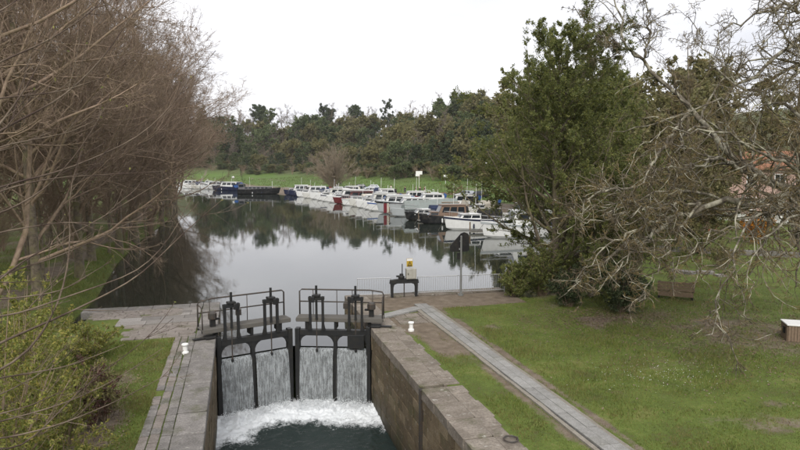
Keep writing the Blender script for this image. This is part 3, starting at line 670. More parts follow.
# ---------------------------------------------------------- near sapling, its long shoots reaching in from the left
def near_sapling():
    g = np.random.default_rng(5); base = W(-75, 470, 5.6); base[2] = hz(base[0], base[1])
    o = np.array(base)
    t = thing('bare_sapling', 'leafless sapling with long smooth shoots reaching across from the left edge', 'tree', o)
    stems = [poly([o-[0, 0, .4], W(-70, 430, 5.6), W(-60, 300, 5.7), W(-65, 150, 5.9), W(-50, 20, 6.1), W(-30, -80, 6.3)], 16),
             poly([o-[.1, 0, .4], W(-85, 380, 5.4), W(-40, 340, 5.5), W(-60, 240, 5.3), W(-70, 120, 5.2)], 16)]
    B = [[(-60, 190), (0, 125), (28, 85), (57, 29)], [(-60, 170), (0, 130), (63, 98), (103, 59), (142, 0)], [(-60, 175), (0, 146), (73, 132), (101, 117)],
         [(-65, 215), (0, 186), (64, 171), (137, 139), (171, 108), (191, 77)], [(-65, 225), (0, 190), (49, 178), (166, 171)], [(-60, 330), (20, 262), (98, 220), (147, 190), (188, 166)],
         [(-70, 380), (0, 342), (67, 314), (139, 278), (183, 233), (222, 200)], [(-60, 310), (0, 320), (139, 272), (167, 244), (192, 198)], [(-70, 390), (0, 378), (67, 367), (125, 344)],
         [(-75, 430), (0, 414), (33, 405), (75, 385)], [(-75, 435), (0, 422), (61, 405), (111, 383), (163, 348)], [(-70, 400), (0, 372), (33, 350), (61, 300), (71, 250), (68, 190), (82, 150)],
         [(-60, 310), (0, 275), (55, 258), (111, 233), (151, 210)], [(-75, 440), (0, 440), (60, 425), (120, 400), (172, 372)], [(-60, 90), (0, 62), (50, 40), (95, 10), (120, -20)], [(-50, 40), (10, 5), (60, -30)],
         [(-60, 250), (0, 232), (60, 222), (120, 224)], [(-75, 440), (20, 452), (90, 380), (136, 349), (163, 323), (175, 302)], [(-60, 300), (0, 300), (60, 292), (110, 262)], [(-75, 420), (0, 395), (45, 372), (60, 352)],
         [(-65, 225), (0, 215), (45, 190), (80, 150), (110, 100)], [(-60, 110), (0, 98), (60, 92), (108, 76)]]
    pl = []; rr_ = []
    for i, b in enumerate(B):
        d0 = 5.6; q = [W(x, y, d0+.0028*max(x+60, 0)*(1+.5*((i*37) % 5)/5)+((i*53) % 7)*.12*min(1, (x+60)/80)) for x, y in b]
        pl.append(poly(q, 18)); rr_.append((.012 if i in (0, 1, 3, 6, 11) else .0092)*np.linspace(1.25, .3, 18))
    P = np.array(pl); Rr = np.array(rr_)
    b1, r1 = grow(P, Rr, 4, 8, .55, .15, .3, .25, .06, (0, 0, .05), .55, .35, rnd=g, minr=.0035)
    b2, r2 = grow(b1, r1, 3, 5, .5, .2, .5, .2, .08, (0, 0, .04), .6, .4, rnd=g, minr=.0025)
    stm = np.array(stems); sr = np.repeat((.05*np.linspace(1.1, .35, 16))[None], 2, 0)
    def rel(sets): return [(p-o, r, k) for p, r, k in sets]
    link('stems', mesh_np('stems', *tubes(rel([(stm, sr, 8)])), True), M['shoot'], t); link('shoots', mesh_np('shoots', *tubes(rel([(P, Rr, 6)])), True), M['shoot'], t)
    link('twigs', mesh_np('twigs', *tubes(rel([(b1, r1, 4), (b2, r2, 3)])), True), M['shoot'], t)['kind'] = 'stuff'
    bp = np.concatenate([P[:, -1], b1[::3, -1]])-o
    link('buds', mesh_np('buds', *leaves(bp, .018, .5, 0, g)), M['shrub_leaf'], t)['kind'] = 'stuff'
near_sapling()
# ---------------------------------------------------------- leafy shrubs lower left
def leafy(seed, h, rad, nleaf, lsize, n0=14):
    g = np.random.default_rng(seed); st_ = []
    for i in range(n0):
        a = g.uniform(0, 6.28); l = rad*math.sqrt(g.random()); z = h*(1-.45*(l/rad)**2)*g.uniform(.75, 1.05)
        st_.append(poly([(math.cos(a)*.08, math.sin(a)*.08, -.2), (math.cos(a)*l*.5, math.sin(a)*l*.5, z*.55), (math.cos(a)*l, math.sin(a)*l, z)], 7))
    P = np.array(st_); Rr = np.repeat((.02*np.linspace(1, .3, 7))[None], n0, 0)
    b, br = grow(P, Rr, 9, 5, .7, .25, .42, .15, .18, (0, 0, .06), .5, .3, rnd=g, minr=.005)
    c_, cr_ = grow(b, br, 5, 4, .7, .3, .5, .1, .2, (0, 0, .04), .6, .4, rnd=g, minr=.003)
    return tubes([(P, Rr, 5), (b, br, 3), (c_[::3], cr_[::3], 3)]), leaves(along(c_, nleaf, g, lsize*.6), lsize, .4, .5, g)
def put_leafy(seed, p, h, rad, nleaf, ls, mat, label, n0=14, name='leafy_shrub', cat='shrub', group=None):
    a_, l_ = leafy(seed, h, rad, nleaf, ls, n0); t = thing(name, label, cat, p, 0, group)
    link('stems', mesh_np('stems', *a_), M['twig'], t); link('foliage', mesh_np('foliage', *l_), M[mat], t); return t
for i, (px, py, dist, h, rad, nl, ls, mat, lab) in enumerate([
    (20, 460, 9.0, 1.9, 1.1, 9000, .028, 'shrub_leaf', 'yellow-green leafy shrub at the lower left corner'),
    (70, 440, 11.5, 1.8, 1.2, 9000, .03, 'shrub_leaf', 'leafy shrub at the bottom edge left of the grass'),
    (15, 385, 12.5, 2.6, 1.5, 11000, .032, 'shrub_leaf', 'tall pale green shrub against the left edge'),
    (62, 385, 14.5, 2.0, 1.2, 8000, .034, 'shrub_leaf', 'leafy green shrub beside the reddish shrub'),
    (86, 372, 15.5, 1.7, .8, 3500, .034, 'red_leaf', 'dark reddish shrub among the green shrubs on the left'),
    (105, 385, 16.0, 1.5, .9, 4500, .034, 'ivy_leaf', 'olive shrub at the edge of the left grass strip'),
    (30, 330, 19, 2.6, 1.6, 9000, .04, 'shrub_leaf', 'broad shrub behind the others near the left quay'),
    (-15, 330, 10.5, 5.0, 1.5, 14000, .034, 'shrub_leaf', 'tallest yellow-green shrub cut by the left edge'),
    (14, 330, 15, 4.6, 1.6, 13000, .038, 'shrub_leaf', 'tall leafy shrub second from the left edge, behind the shoots'),
    (88, 345, 21, 1.5, 1.2, 6000, .04, 'shrub_leaf', 'low shrub next to the paved left quay')]):
    d = W(px, py, dist); put_leafy(i+40, (d[0], d[1], hz(d[0], d[1])), h, rad, nl, ls, mat, lab)
# ---------------------------------------------------------- evergreen tree by the quay, right of centre
def evergreen(seed, h, rad, r0, nleaf, ls, n1=46, n2=11, n3=8, zlo=.12, up=.13, prune=None, asp=.45):
    g = np.random.default_rng(seed)
    tr = poly([(0, 0, -.4), (.1, 0, h*.3), (-.1, .1, h*.65), (.05, 0, h)], 14)[None]; trr = (r0*np.linspace(1.15, .1, 14))[None]
    a, ar = grow(tr, trr, n1, 9, .95, .18, rad/h*1.5, zlo, .1, (0, 0, up), .42, .2, rnd=g)
    if prune is not None: kk = prune(a[:, -1]); a, ar = a[kk], ar[kk]
    b, br = grow(a, ar, n2, 6, .65, .22, .42, .2, .14, (0, 0, .1), .5, .3, rnd=g, minr=.01)
    c_, cr_ = grow(b, br, n3, 5, .6, .25, .5, .1, .15, (0, 0, .1), .5, .4, rnd=g, minr=.005)
    return tubes([(tr, trr, 10)]), tubes([(a, ar, 5), (b, br, 3), (c_[::4], cr_[::4], 3)]), leaves(along(c_, nleaf, g, ls*.7), ls, asp, .4, g)
def put_ever(p, data, mats, label, name='evergreen_tree', group=None, rz=0, sc=1):
    t = thing(name, label, 'tree', p, rz, group); t.scale = sc if hasattr(sc, '__len__') else (sc,)*3
    link('trunk', data[0], mats[0], t); cr_ = link('crown', data[1], mats[1], t); link('foliage', data[2], mats[2], cr_); return t
def ever_meshes(*a, **k):
    d = evergreen(*a, **k); return [mesh_np('trunk', *d[0], True), mesh_np('crown', *d[1]), mesh_np('foliage', *d[2])]
p = (16.0, 28.9); put_ever((p[0], p[1], hz(*p)), ever_meshes(21, 12.2, 4.6, .24, 140000, .056, 92, 12, 7, .1, .06, prune=lambda q: ~((q[:, 2] < 7.4) & (-(q[:, :2]@rt[:2]) > .3+.2*np.maximum(q[:, 2]-2, 0))), asp=.36), (M['bark'], M['bark'], M['oak']), 'tall green evergreen tree standing by the quay in front of the boats')
p = (19.5, 33.5); put_ever((p[0], p[1], hz(*p)), ever_meshes(27, 10.5, 5.2, .24, 75000, .075, 56, 11, 7, .05, .05), (M['bark'], M['bark'], M['oak']), 'broader evergreen tree just behind the tall one on the right')
p = (17.2, 27.3); put_ever((p[0], p[1], hz(*p)), ever_meshes(29, 6.2, 3.3, .14, 80000, .056, 66, 10, 6, .03, .0, prune=lambda q: -(q[:, :2]@rt[:2]) < 1.3, asp=.36), (M['bark'], M['bark'], M['oak']), 'low bushy evergreen tree filling in under the two taller ones')
put_leafy(74, (15.0, 28.3, hz(15.0, 28.3)), 3.0, 1.5, 16000, .05, 'oak', 'green evergreen shrub hiding the foot of the tall evergreen', 30, 'evergreen_shrub')
# round evergreen shrubs
put_leafy(71, (13.6, 28.4, hz(13.6, 28.4)), 1.75, 1.15, 14000, .05, 'oak', 'green bushy evergreen shrub at the right end of the railing', 26, 'evergreen_shrub')
put_leafy(72, (16.6, 23.9, hz(16.6, 23.9)), 2.5, 1.25, 17000, .055, 'dark_leaf', 'dark evergreen shrub under the lichen-covered branches', 30, 'evergreen_shrub')
put_leafy(73, (15.0, 25.6, hz(15, 25.6)), 1.9, .9, 9000, .05, 'dark_leaf', 'smaller dark evergreen shrub behind the drooping twigs', 24, 'evergreen_shrub')
# ---------------------------------------------------------- big bare lichen tree, trunk just outside the right edge
def lichen_tree():
    g = np.random.default_rng(17); o = np.array([25.4, 19.6, 0.]); o[2] = hz(o[0], o[1])
    t = thing('bare_tree', 'spreading leafless tree with lichen-grey drooping branches on the right', 'tree', o)
    fork = o+[-.3, .2, 4.6]
    tr = poly([o-[0, 0, .4], o+[0, 0, 2], fork, o+[.2, .5, 7.5], o+[.6, .9, 10.5]], 12)[None]; trr = (.36*np.linspace(1.2, .4, 12))[None]
    A = W(800, 192, 25)
    L_ = [[fork, A, W(765, 200, 25), W(735, 203, 24.5), W(700, 203, 24), W(660, 225, 23.5), W(620, 250, 23), W(585, 268, 22.6)],
          [fork, A, W(770, 188, 25.3), W(742, 172, 26), W(715, 140, 27), W(690, 110, 27.5), W(667, 85, 28), W(640, 57, 28.5), W(624, 40, 29), W(621, 19, 29.3), W(616, -8, 29.6)],
          [W(640, 57, 28.5), W(605, 40, 28.6), W(589, 24, 28.7), W(575, 5, 28.8)], [W(643, 60, 28.4), W(650, 35, 28.3), W(648, 10, 28.2), W(640, -15, 28.2)],
          [fork, W(770, 206, 24), W(745, 225, 22.4), W(735, 250, 21.5), W(728, 275, 20.8), W(721, 300, 20.3), W(703, 338, 19.6)],
          [o+[.2, .5, 7.5], W(800, 37, 24), W(781, 53, 23.5), W(755, 80, 23), W(730, 95, 22.5), W(690, 112, 22)], [o+[.6, .9, 10], W(800, 3, 24), W(773, 8, 23.5), W(747, 20, 23), W(715, 38, 22.5)],
          [W(742, 172, 26), W(720, 156, 25), W(696, 165, 24.2), W(671, 168, 23.6), W(640, 182, 23)], [W(690, 110, 27.5), W(667, 141, 26), W(648, 171, 25), W(637, 187, 24.6), W(610, 215, 24)],
          [fork, W(790, 215, 22), W(765, 235, 20.6), W(750, 262, 20), W(735, 300, 19.5)], [fork, W(800, 170, 23), W(760, 150, 22.3), W(720, 130, 21.8), W(680, 128, 21.4), W(640, 140, 21)],
          [A, W(760, 215, 24), W(720, 232, 23), W(690, 250, 22.4), W(668, 275, 22)], [fork, W(810, 120, 25), W(770, 100, 26), W(730, 80, 27), W(700, 50, 28), W(690, 15, 28.5)], [W(700, 203, 24), W(660, 205, 23), W(620, 215, 22.4), W(578, 225, 22)],
          [W(735, 203, 24.5), W(690, 190, 24), W(640, 200, 23.6), W(600, 205, 23.4), W(570, 215, 23)],
          [W(680, 214, 23.7), W(645, 225, 22.8), W(610, 245, 22), W(582, 275, 21.6), W(570, 292, 21.4)], [W(655, 228, 23.4), W(640, 250, 22.4), W(612, 275, 21.8), W(592, 296, 21.5)], [W(700, 203, 24), W(668, 245, 22.4), W(655, 275, 21.6), W(640, 300, 21.2)], [W(637, 187, 24.6), W(605, 190, 23.6), W(580, 205, 23), W(560, 235, 22.7)],
          [o+[.4, .7, 9], W(810, 60, 23), W(785, 85, 22), W(760, 110, 21.5), W(725, 120, 21)], [o+[.6, .9, 10.4], W(805, -5, 22), W(780, 22, 21.5), W(752, 48, 21)]]
    P = np.array([poly(q, 22) for q in L_]); jit = g.normal(0, 1, P.shape)*.13; jit[:, :1] = 0; P = P+jit*np.linspace(.3, 1, 22)[None, :, None]; r00 = [.17, .17, .06, .06, .07, .13, .1, .07, .075, .055, .085, .055, .09, .05, .05, .05, .045, .045, .05, .08, .08]
    Rr = np.array([q*1.2*np.linspace(1, .14, 22) for q in r00])
    a, ar = grow(P, Rr, 22, 8, .85, .3, .34, .12, .34, (0, 0, -.03), .55, .25, rnd=g, minr=.016)
    b, br = grow(a, ar, 9, 5, .85, .3, .42, .1, .4, (0, 0, -.03), .55, .4, rnd=g, minr=.0105)
    c_, cr_ = grow(b, br, 4, 4, .85, .3, .65, .1, .45, (0, 0, -.02), .6, .5, rnd=g, minr=.0075)
    link('trunk', mesh_np('trunk', *tubes([(tr-o, trr, 12)]), True), M['lichen'], t); lm = link('limbs', mesh_np('limbs', *tubes([(P-o, Rr, 8), (a-o, ar, 5)]), True), M['lichen'], t)
    link('twigs', mesh_np('twigs', *tubes([(b-o, br, 4), (c_-o, cr_, 3)])), M['lichen_twig'], lm)['kind'] = 'stuff'
lichen_tree()
# ---------------------------------------------------------- background trees on the right
(tv, tf), (cv, cf) = bare_tree(31, 15, .22, 30, 9, 8, 2, .3, .012); BT = (mesh_np('trunk', tv, tf, True), mesh_np('crown', cv, cf))
EV = [ever_meshes(51, 11, 4.4, .22, 12000, .2, 44, 8, 5, .04, .08), ever_meshes(52, 9, 5, .22, 12000, .2, 44, 8, 5, .03, .02)]
bgl = [(45, 41, 'bare', 1.05), (58, 36, 'bare', 1.0), (76, 62, 'bare', 1.1), (36, 44, 'bare', 1.1), (31, 44, 'ivy', 1.0), (38, 49, 'ivy', 1.15), (45, 53, 'ivy', 1.2), (42, 62, 'ever', 1.4), (52, 62, 'ivy', 1.4), (36, 56, 'ever', 1.2), (38, 72, 'ever', 1.4), (84, 56, 'ivy', 1.5), (48, 78, 'ivy', 1.6), (58, 84, 'ever', 1.7), (70, 82, 'ivy', 1.7), (82, 76, 'ever', 1.7), (42, 88, 'ever', 1.5), (90, 66, 'ever', 1.6), (27, 40, 'ivy', .75), (34, 39, 'ivy', .6), (78, 88, 'bare', 1.5), (62, 90, 'bare', 1.5)]
for i, (x, y, k, sc) in enumerate(bgl):
    bpx = 400+FPX*(x*rt[0]+y*rt[1])/(x*fw[0]+y*fw[1]); wh = 'behind the park bench' if bpx < 690 else 'above the small red sign' if bpx < 735 else 'above the orange shrub' if bpx < 785 else 'at the right edge'
    wh = ('near ', 'middle ', 'far ')[0 if math.hypot(x, y) < 58 else 1 if math.hypot(x, y) < 80 else 2]+'%s '+wh
    if k == 'bare': put_tree(0, BT, (M['bark'], M['lichen_twig']), (x, y, hz(x, y)), random.uniform(0, 6), sc, wh % 'bare tree in the right background', 'bare trees in the right background')
    else: put_ever((x, y, hz(x, y)), EV[i % 2], (M['bark'], M['twig'], M['ivy_leaf'] if k == 'ivy' else M['far_leaf']), wh % ('olive bushy tree in the thicket' if k == 'ivy' else 'green bushy tree in the thicket'), 'evergreen_tree', 'olive trees in the right background', random.uniform(0, 6), sc)

hz_box = MB().box(-520, 920, -70, 1520, -7, 60).build('haze', None); hz_box['kind'] = 'stuff'; tag(hz_box, 'thin pale haze over the basin and the far hillside', 'haze')
hm = bpy.data.materials.new('haze'); hm.use_nodes = True; hn = hm.node_tree; hn.nodes.clear(); ho_ = hn.nodes.new('ShaderNodeOutputMaterial'); hv = hn.nodes.new('ShaderNodeVolumePrincipled')
hv.inputs['Color'].default_value = (.93, .95, 1, 1); hv.inputs['Density'].default_value = .0001; hn.links.new(hv.outputs[0], ho_.inputs['Volume']); hz_box.data.materials.append(hm)
# ---------------------------------------------------------- wooded hillside
FE = [ever_meshes(61, 15, 6.2, .3, 9000, .38, 46, 7, 5, .03), ever_meshes(62, 12.5, 7.0, .3, 9000, .38, 46, 7, 5, .03, .04), ever_meshes(63, 16, 4.6, .3, 8000, .34, 48, 6, 5, .03, -.01)]
def clone_mat(ms, mat):
    m2 = [ms[0], ms[1], ms[2].copy()]; m2[2].materials.clear(); m2[2].materials.append(mat); return m2
for q in FE: q[2].materials.append(M['far_leaf'])
FD = [clone_mat(FE[0], M['dark_leaf']), clone_mat(FE[2], M['dark_leaf'])]; FI = [clone_mat(FE[1], M['ivy_leaf'])]
FB = []
for sd in (71, 72):
    (tv, tf), (cv, cf) = bare_tree(sd, 15, .25, 26, 8, 7, 2, .36, .022); FB.append((mesh_np('trunk', tv, tf, True), mesh_np('crown', cv, cf)))
rt_ = random.Random(3)
def shore_pt(s):
    a = shore_right; i = int(s); f = s-i; return np.array(a[i])*(1-f)+np.array(a[i+1])*f
ntree = 0
ZN = [(238, 'above the navy boats at far left'), (290, 'above the black barge'), (320, 'left of the round bare tree'), (350, 'right behind the round bare tree'), (385, 'above the parked silver car'), (412, 'left of the double sign'), (440, 'behind the double sign'), (470, 'above the timber ramp'), (505, 'behind the white pointed marker'), (999, 'hidden behind the quay evergreen')]
for px in range(196, 600, 7):
    for rowi, (fdist) in enumerate((76, 92, 112, 136, 165)):
        jx = px+rt_.uniform(-4, 4)+rowi*2
        d = fw+(jx-400)/FPX*rt; d = d/math.hypot(d[0], d[1])
        # march until the wanted distance behind the shore
        ts = np.arange(60, 520, 2.); xs = d[0]*ts; ys = d[1]*ts; fd = far_d(xs, ys); dd = sdf(xs, ys, basin)
        ok = (fd > fdist) & (dd > 0) & (ts > 120)
        if not ok.any(): continue
        k = int(np.argmax(ok)); x, y = xs[k]+rt_.uniform(-2, 2), ys[k]+rt_.uniform(-3, 3); z = hz(x, y)
        if rowi in (1, 3) and rt_.random() < .3: continue
        if px > 500 and rowi > 1: continue
        u = rt_.random(); rz = rt_.uniform(0, 6.28); sc = rt_.uniform(.8, 1.25)*(1, 1, 1.1, 1.15, 1.15)[rowi]
        if rowi == 0: sc *= .55
        if rowi == 1: sc *= .85
        zn = next(q for lim, q in ZN if jx < lim); hp = ('low on the slope', 'on the lower slope', 'halfway up the slope', 'high on the slope', 'on the crest')[rowi]
        if rowi == 4: u = .95 if u > .3 else u
        if u < .2: ms = FD[rt_.randrange(2)]; lab = 'dark evergreen tree %s %s' % (hp, zn); gp = 'dark evergreens on the far hillside'
        elif u < .42: ms = FE[rt_.randrange(3)]; lab = 'mid green tree %s %s' % (hp, zn); gp = 'green trees on the far hillside'
        elif u < .68: ms = FI[0]; lab = 'olive ivy-covered tree %s %s' % (hp, zn); gp = 'olive trees on the far hillside'
        else:
            put_tree(0, FB[rt_.randrange(2)], (M['bark'], M['twig_far']), (x, y, z), rz, sc*(1.2 if rowi > 1 else 1), 'leafless tree %s %s' % (hp, zn), 'bare trees on the far hillside'); ntree += 1; continue
        put_ever((x, y, z), ms, (M['bark'], M['twig'], M['far_leaf']), lab, 'hillside_tree', gp, rz, (sc*rt_.uniform(.9, 1.3), sc*rt_.uniform(.9, 1.3), sc*rt_.uniform(.8, 1.2)*(1.12 if 355 < jx < 480 else 1))); ntree += 1
# the round bare tree on the meadow
M['twig_tan'] = barkmat('tan_twigs', (.2, .16, .115), (.31, .255, .19))
g_ = np.random.default_rng(5); st_ = []
for i in range(54):
    an = g_.uniform(0, 6.28); l = 8.2*math.sqrt(g_.random()); zz = 13*math.sqrt(max(.06, 1-(l/9.0)**2))*g_.uniform(.8, 1.04)
    st_.append(poly([(math.cos(an)*.5, math.sin(an)*.5, -.4), (math.cos(an)*l*.45, math.sin(an)*l*.45, zz*.5), (math.cos(an)*l, math.sin(an)*l, zz)], 9))
P_ = np.array(st_); R_ = np.repeat((.1*np.linspace(1, .3, 9))[None], 54, 0)
b1_, r1_ = grow(P_, R_, 13, 5, .7, .25, .32, .15, .18, (0, 0, .06), .5, .4, rnd=g_, minr=.04); b2_, r2_ = grow(b1_, r1_, 8, 4, .7, .3, .55, .1, .2, (0, 0, .03), .6, .5, rnd=g_, minr=.028)
a_ = tubes([(P_, R_, 5)]); bv, bf = tubes([(b1_, r1_, 3), (b2_, r2_, 3)])
d = W(334, 186, 190); put_tree(0, (mesh_np('stems', *a_, True), mesh_np('crown', bv, bf)), (M['twig_tan'], M['twig_tan']), (d[0], d[1], hz(d[0], d[1])), 0, (1.0, 1.0, 1.05), 'round leafless tan tree standing alone on the meadow behind the moored boats', None, 'bare_tree', 'tree', 'stems', 'crown')
# hedge bushes at the foot of the hill
for i in range(60):
    px = 215+i*5.2+rt_.uniform(-4, 4); d = fw+(px-400)/FPX*rt; d = d/math.hypot(d[0], d[1]); ts = np.arange(60, 520, 2.); fd = far_d(d[0]*ts, d[1]*ts); ok = (fd > 66+rt_.uniform(-8, 9)) & (ts > 120)
    if not ok.any(): continue
    k = int(np.argmax(ok)); x, y = d[0]*ts[k], d[1]*ts[k]
    if i % 3 == 0: put_tree(0, BR[i % 2], (M['twig'], M['twig']), (x, y, hz(x, y)), rt_.uniform(0, 6), (rt_.uniform(1.4, 2.6), rt_.uniform(1.2, 2), rt_.uniform(.9, 1.7)), 'bare scrub at the foot of the hill '+next(q for lim, q in ZN if px < lim), 'scrub at the foot of the hillside', 'bare_shrub', 'shrub', 'stems', 'twigs')
    else: put_ever((x, y, hz(x, y)), FE[1] if i % 3 == 1 else FI[0], (M['bark'], M['twig'], M['far_leaf']), ('low green bush' if i % 3 == 1 else 'low olive bush')+' at the foot of the hill '+next(q for lim, q in ZN if px < lim), 'hillside_bush', 'bushes at the foot of the hillside', rt_.uniform(0, 6), (rt_.uniform(.3, .75), rt_.uniform(.3, .6), rt_.uniform(.18, .42)))
# ------------------------------------------------------------------ boats
PC = {}
def pcol(c, rough=.35):
    if c not in PC: PC[c] = paint('boat_paint_%d' % len(PC), c, rough, .18, 2, 0, (.25, .23, .18))
    return PC[c]
WHT, OFF, NAVY, BLK, MAR, GRY, TAN, BLU, GRN = (.72, .73, .72), (.6, .6, .56), (.012, .018, .05), (.014, .015, .017), (.12, .018, .022), (.4, .43, .44), (.33, .2, .11), (.03, .09, .28), (.1, .15, .13)
BRD = (.22, .15, .11)
canvas = {k: paint('canvas_'+k, c, .85, .3, 2) for k, c in dict(navy=(.02, .03, .07), green=(.22, .25, .24), black=(.02, .02, .022), maroon=(.16, .02, .03), cream=(.5, .47, .4), blue=(.04, .12, .35)).items()}
def hull(L, B, fb, blunt=2.2, sheer=.35):
    ns = 15; sec = []
    for i in range(ns):
        t = i/(ns-1); k = max(0, (t-.35)/.65); bw = B/2*(.93+.07*min(1, t/.35))*(1-k**blunt); bw = max(bw, .02)
        h = fb*(1+sheer*t*t); rake = L*.07*k**3
        x = L*t
        sec.append([(x-rake*1.6, 0, -.3+.28*k**3), (x-rake, bw*.72, -.12+.2*k**3), (x-rake*.6, bw*.9, .1*fb+.1*k), (x, bw, h), (x, bw*.93, h+.03), (x, bw*.86, h-.06)])
    return sec
def boat(label, p, L, B, fb, rz, hc, kind, stripe=None, cv=None, cabin=WHT, nwin=3, name='motor_boat', rail=True, blunt=2.2):
    t = thing(name, label, 'boat', p, rz, 'boats moored along the right shore')
    t.scale = (1, 1.06, 1.0 if kind in ('barge', 'open') else 1.22)
    sec = hull(L, B, fb, blunt); v = []; f = []; ns = len(sec); m = 6
    for s in sec: v += [(x-L/2, y, z) for x, y, z in s]+[(x-L/2, -y, z) for x, y, z in s[::-1]]
    k = 2*m
    for i in range(ns-1):
        for j in range(k-1): f.append((i*k+j, i*k+j+1, (i+1)*k+j+1, (i+1)*k+j))
        f.append((i*k+k-1, i*k, (i+1)*k, (i+1)*k+k-1))
    f.append(tuple(range(k)))
    MB().add(v, f).build('hull', pcol(hc), t, smooth=False)
    # deck
    dv = []; df = []
    for i, s in enumerate(sec): dv += [(s[5][0]-L/2, s[5][1], s[5][2]), (s[5][0]-L/2, -s[5][1], s[5][2])]
    df = [(i*2, i*2+1, i*2+3, i*2+2) for i in range(ns-1)]; MB().add(dv, df).build('deck', pcol(OFF), t)
    if stripe:
        sv = []
        for s in sec:
            for sg_ in (1, -1): sv += [(s[3][0]-L/2, sg_*(s[3][1]+.015), s[3][2]-.02), (s[3][0]-L/2-.02, sg_*(s[3][1]*.985+.015), s[3][2]-.2*fb)]
        sf = [(i*4+o_, i*4+o_+1, i*4+o_+5, i*4+o_+4) for i in range(ns-1) for o_ in (0, 2)]
        MB().add(sv, sf).build('stripe', pcol(stripe), t)
    def house(x0, x1, w, z0, z1, rake=.35, aft=.1, mat=None, nw=nwin, name='cabin', roof=True):
        x0 -= L/2; x1 -= L/2; ti = .1
        vv = [(x0, -w/2, z0), (x1, -w/2*.9, z0), (x1, w/2*.9, z0), (x0, w/2, z0), (x0+aft, -w/2+ti, z1), (x1-rake, -w/2*.9+ti, z1), (x1-rake, w/2*.9-ti, z1), (x0+aft, w/2-ti, z1)]
        h_ = MB().add(vv, [(0, 3, 2, 1), (4, 5, 6, 7), (0, 1, 5, 4), (1, 2, 6, 5), (2, 3, 7, 6), (3, 0, 4, 7)]).build(name, mat or pcol(cabin), t, .03)
        if roof: MB().box(x0+aft-.08, x1-rake+.12, -w/2+ti*.4, w/2-ti*.4, z1-.01, z1+.05).build('roof', mat or pcol(cabin), h_, .02)
        hh = z1-z0; za, zb = z0+hh*.42, z0+hh*.85
        for sg_ in (-1, 1):
            def P(u, z, e=.012):
                q = (z-z0)/hh; xa = x0+aft*q; xb = x1-rake*q; yy = (w/2*(1-.1*u)-ti*q)+e; return (xa+(xb-xa)*u, sg_*yy, z)
            for i in range(nw):
                u0 = .07+.88*i/nw; u1 = u0+.88/nw-.05
                MB().add([P(u0, za), P(u1, za), P(u1, zb), P(u0, zb)]+[P(u0, za, .03), P(u1, za, .03), P(u1, zb, .03), P(u0, zb, .03)], [(0, 1, 2, 3), (7, 6, 5, 4), (0, 4, 5, 1), (1, 5, 6, 2), (2, 6, 7, 3), (3, 7, 4, 0)]).build('window', M['glass'], h_)
        # windscreen
        q0, q1 = .35, .9; xx = lambda q: x1-rake*q+.02; yw = lambda q: w/2*.9-ti*q-.07
        MB().add([(xx(q0), -yw(q0), z0+hh*q0), (xx(q0), yw(q0), z0+hh*q0), (xx(q1), yw(q1), z0+hh*q1), (xx(q1), -yw(q1), z0+hh*q1)]+[(xx(q0)+.02, -yw(q0), z0+hh*q0), (xx(q0)+.02, yw(q0), z0+hh*q0), (xx(q1)+.02, yw(q1), z0+hh*q1), (xx(q1)+.02, -yw(q1), z0+hh*q1)], [(0, 1, 2, 3), (7, 6, 5, 4), (0, 4, 5, 1), (1, 5, 6, 2), (2, 6, 7, 3), (3, 7, 4, 0)]).build('windscreen', M['glass'], h_)
        return h_
    zd = fb*.98
    def canopy(x0, x1, w, z0, z1, mat, name='canvas_cover'):
        x0 -= L/2; x1 -= L/2; pts = [(-w/2, z0), (-w/2*.92, z0+(z1-z0)*.7), (-w*.25, z1), (w*.25, z1), (w/2*.92, z0+(z1-z0)*.7), (w/2, z0)]
        MB().prism(pts, x0, x1, 'x').build(name, mat, t, .03)
    if kind == 'cruiser':
        house(L*.06, L*.66, B*.78, zd-.05, zd+1.25, .7, .15); house(L*.62, L*.84, B*.55, zd, zd+.5, .5, .0, None, 1, 'foredeck_cabin')
        if cv: canopy(.1, L*.09, B*.7, zd, zd+1.1, canvas[cv])
    elif kind == 'day':
        house(L*.42, L*.8, B*.66, zd-.05, zd+.55, .6, .1, None, 2); 
        canopy(L*.08, L*.42, B*.74, zd-.05, zd+1.0, canvas[cv or 'navy'], 'cockpit_canvas')
    elif kind == 'yacht':
        house(L*.28, L*.72, B*.66, zd-.05, zd+.8, 1.2, .3, None, 4); house(L*.12, L*.42, B*.6, zd+.6, zd+1.3, .5, .2, None, 2, 'flybridge')
        MB().tube([(-L*.22, -B*.25, zd+1.2), (-L*.2, -B*.25, zd+1.75), (-L*.2, B*.25, zd+1.75), (-L*.22, B*.25, zd+1.2)], .04, 5).build('radar_arch', pcol(WHT), t)
    elif kind == 'barge':
        house(L*.12, L*.78, B*.74, zd-.05, zd+.65, .1, .1, None, 6, 'cabin'); house(L*.02, L*.16, B*.6, zd, zd+1.5, .15, .05, None, 1, 'wheelhouse')
        MB().tube([(L*.3, 0, zd), (L*.3, 0, zd+2.2)], .05, 6).build('mast', pcol(WHT), t)
    elif kind == 'tent':
        x0, x1 = -L*.46, L*.32; w_ = B*.55
        MB().add([(x0, -w_, zd+.15), (x1, -w_*.8, zd+.15), (x1, w_*.8, zd+.15), (x0, w_, zd+.15), (x0+.2, 0, zd+1.4), (x1-.2, 0, zd+1.15)], [(0, 1, 5, 4), (2, 3, 4, 5), (1, 2, 5), (3, 0, 4), (3, 2, 1, 0)]).build('tarpaulin', canvas['green'], t)
        house(L*.03, L*.3, B*.5, zd-.05, zd+.9, .2, .1, pcol(TAN), 2)
    elif kind == 'open':
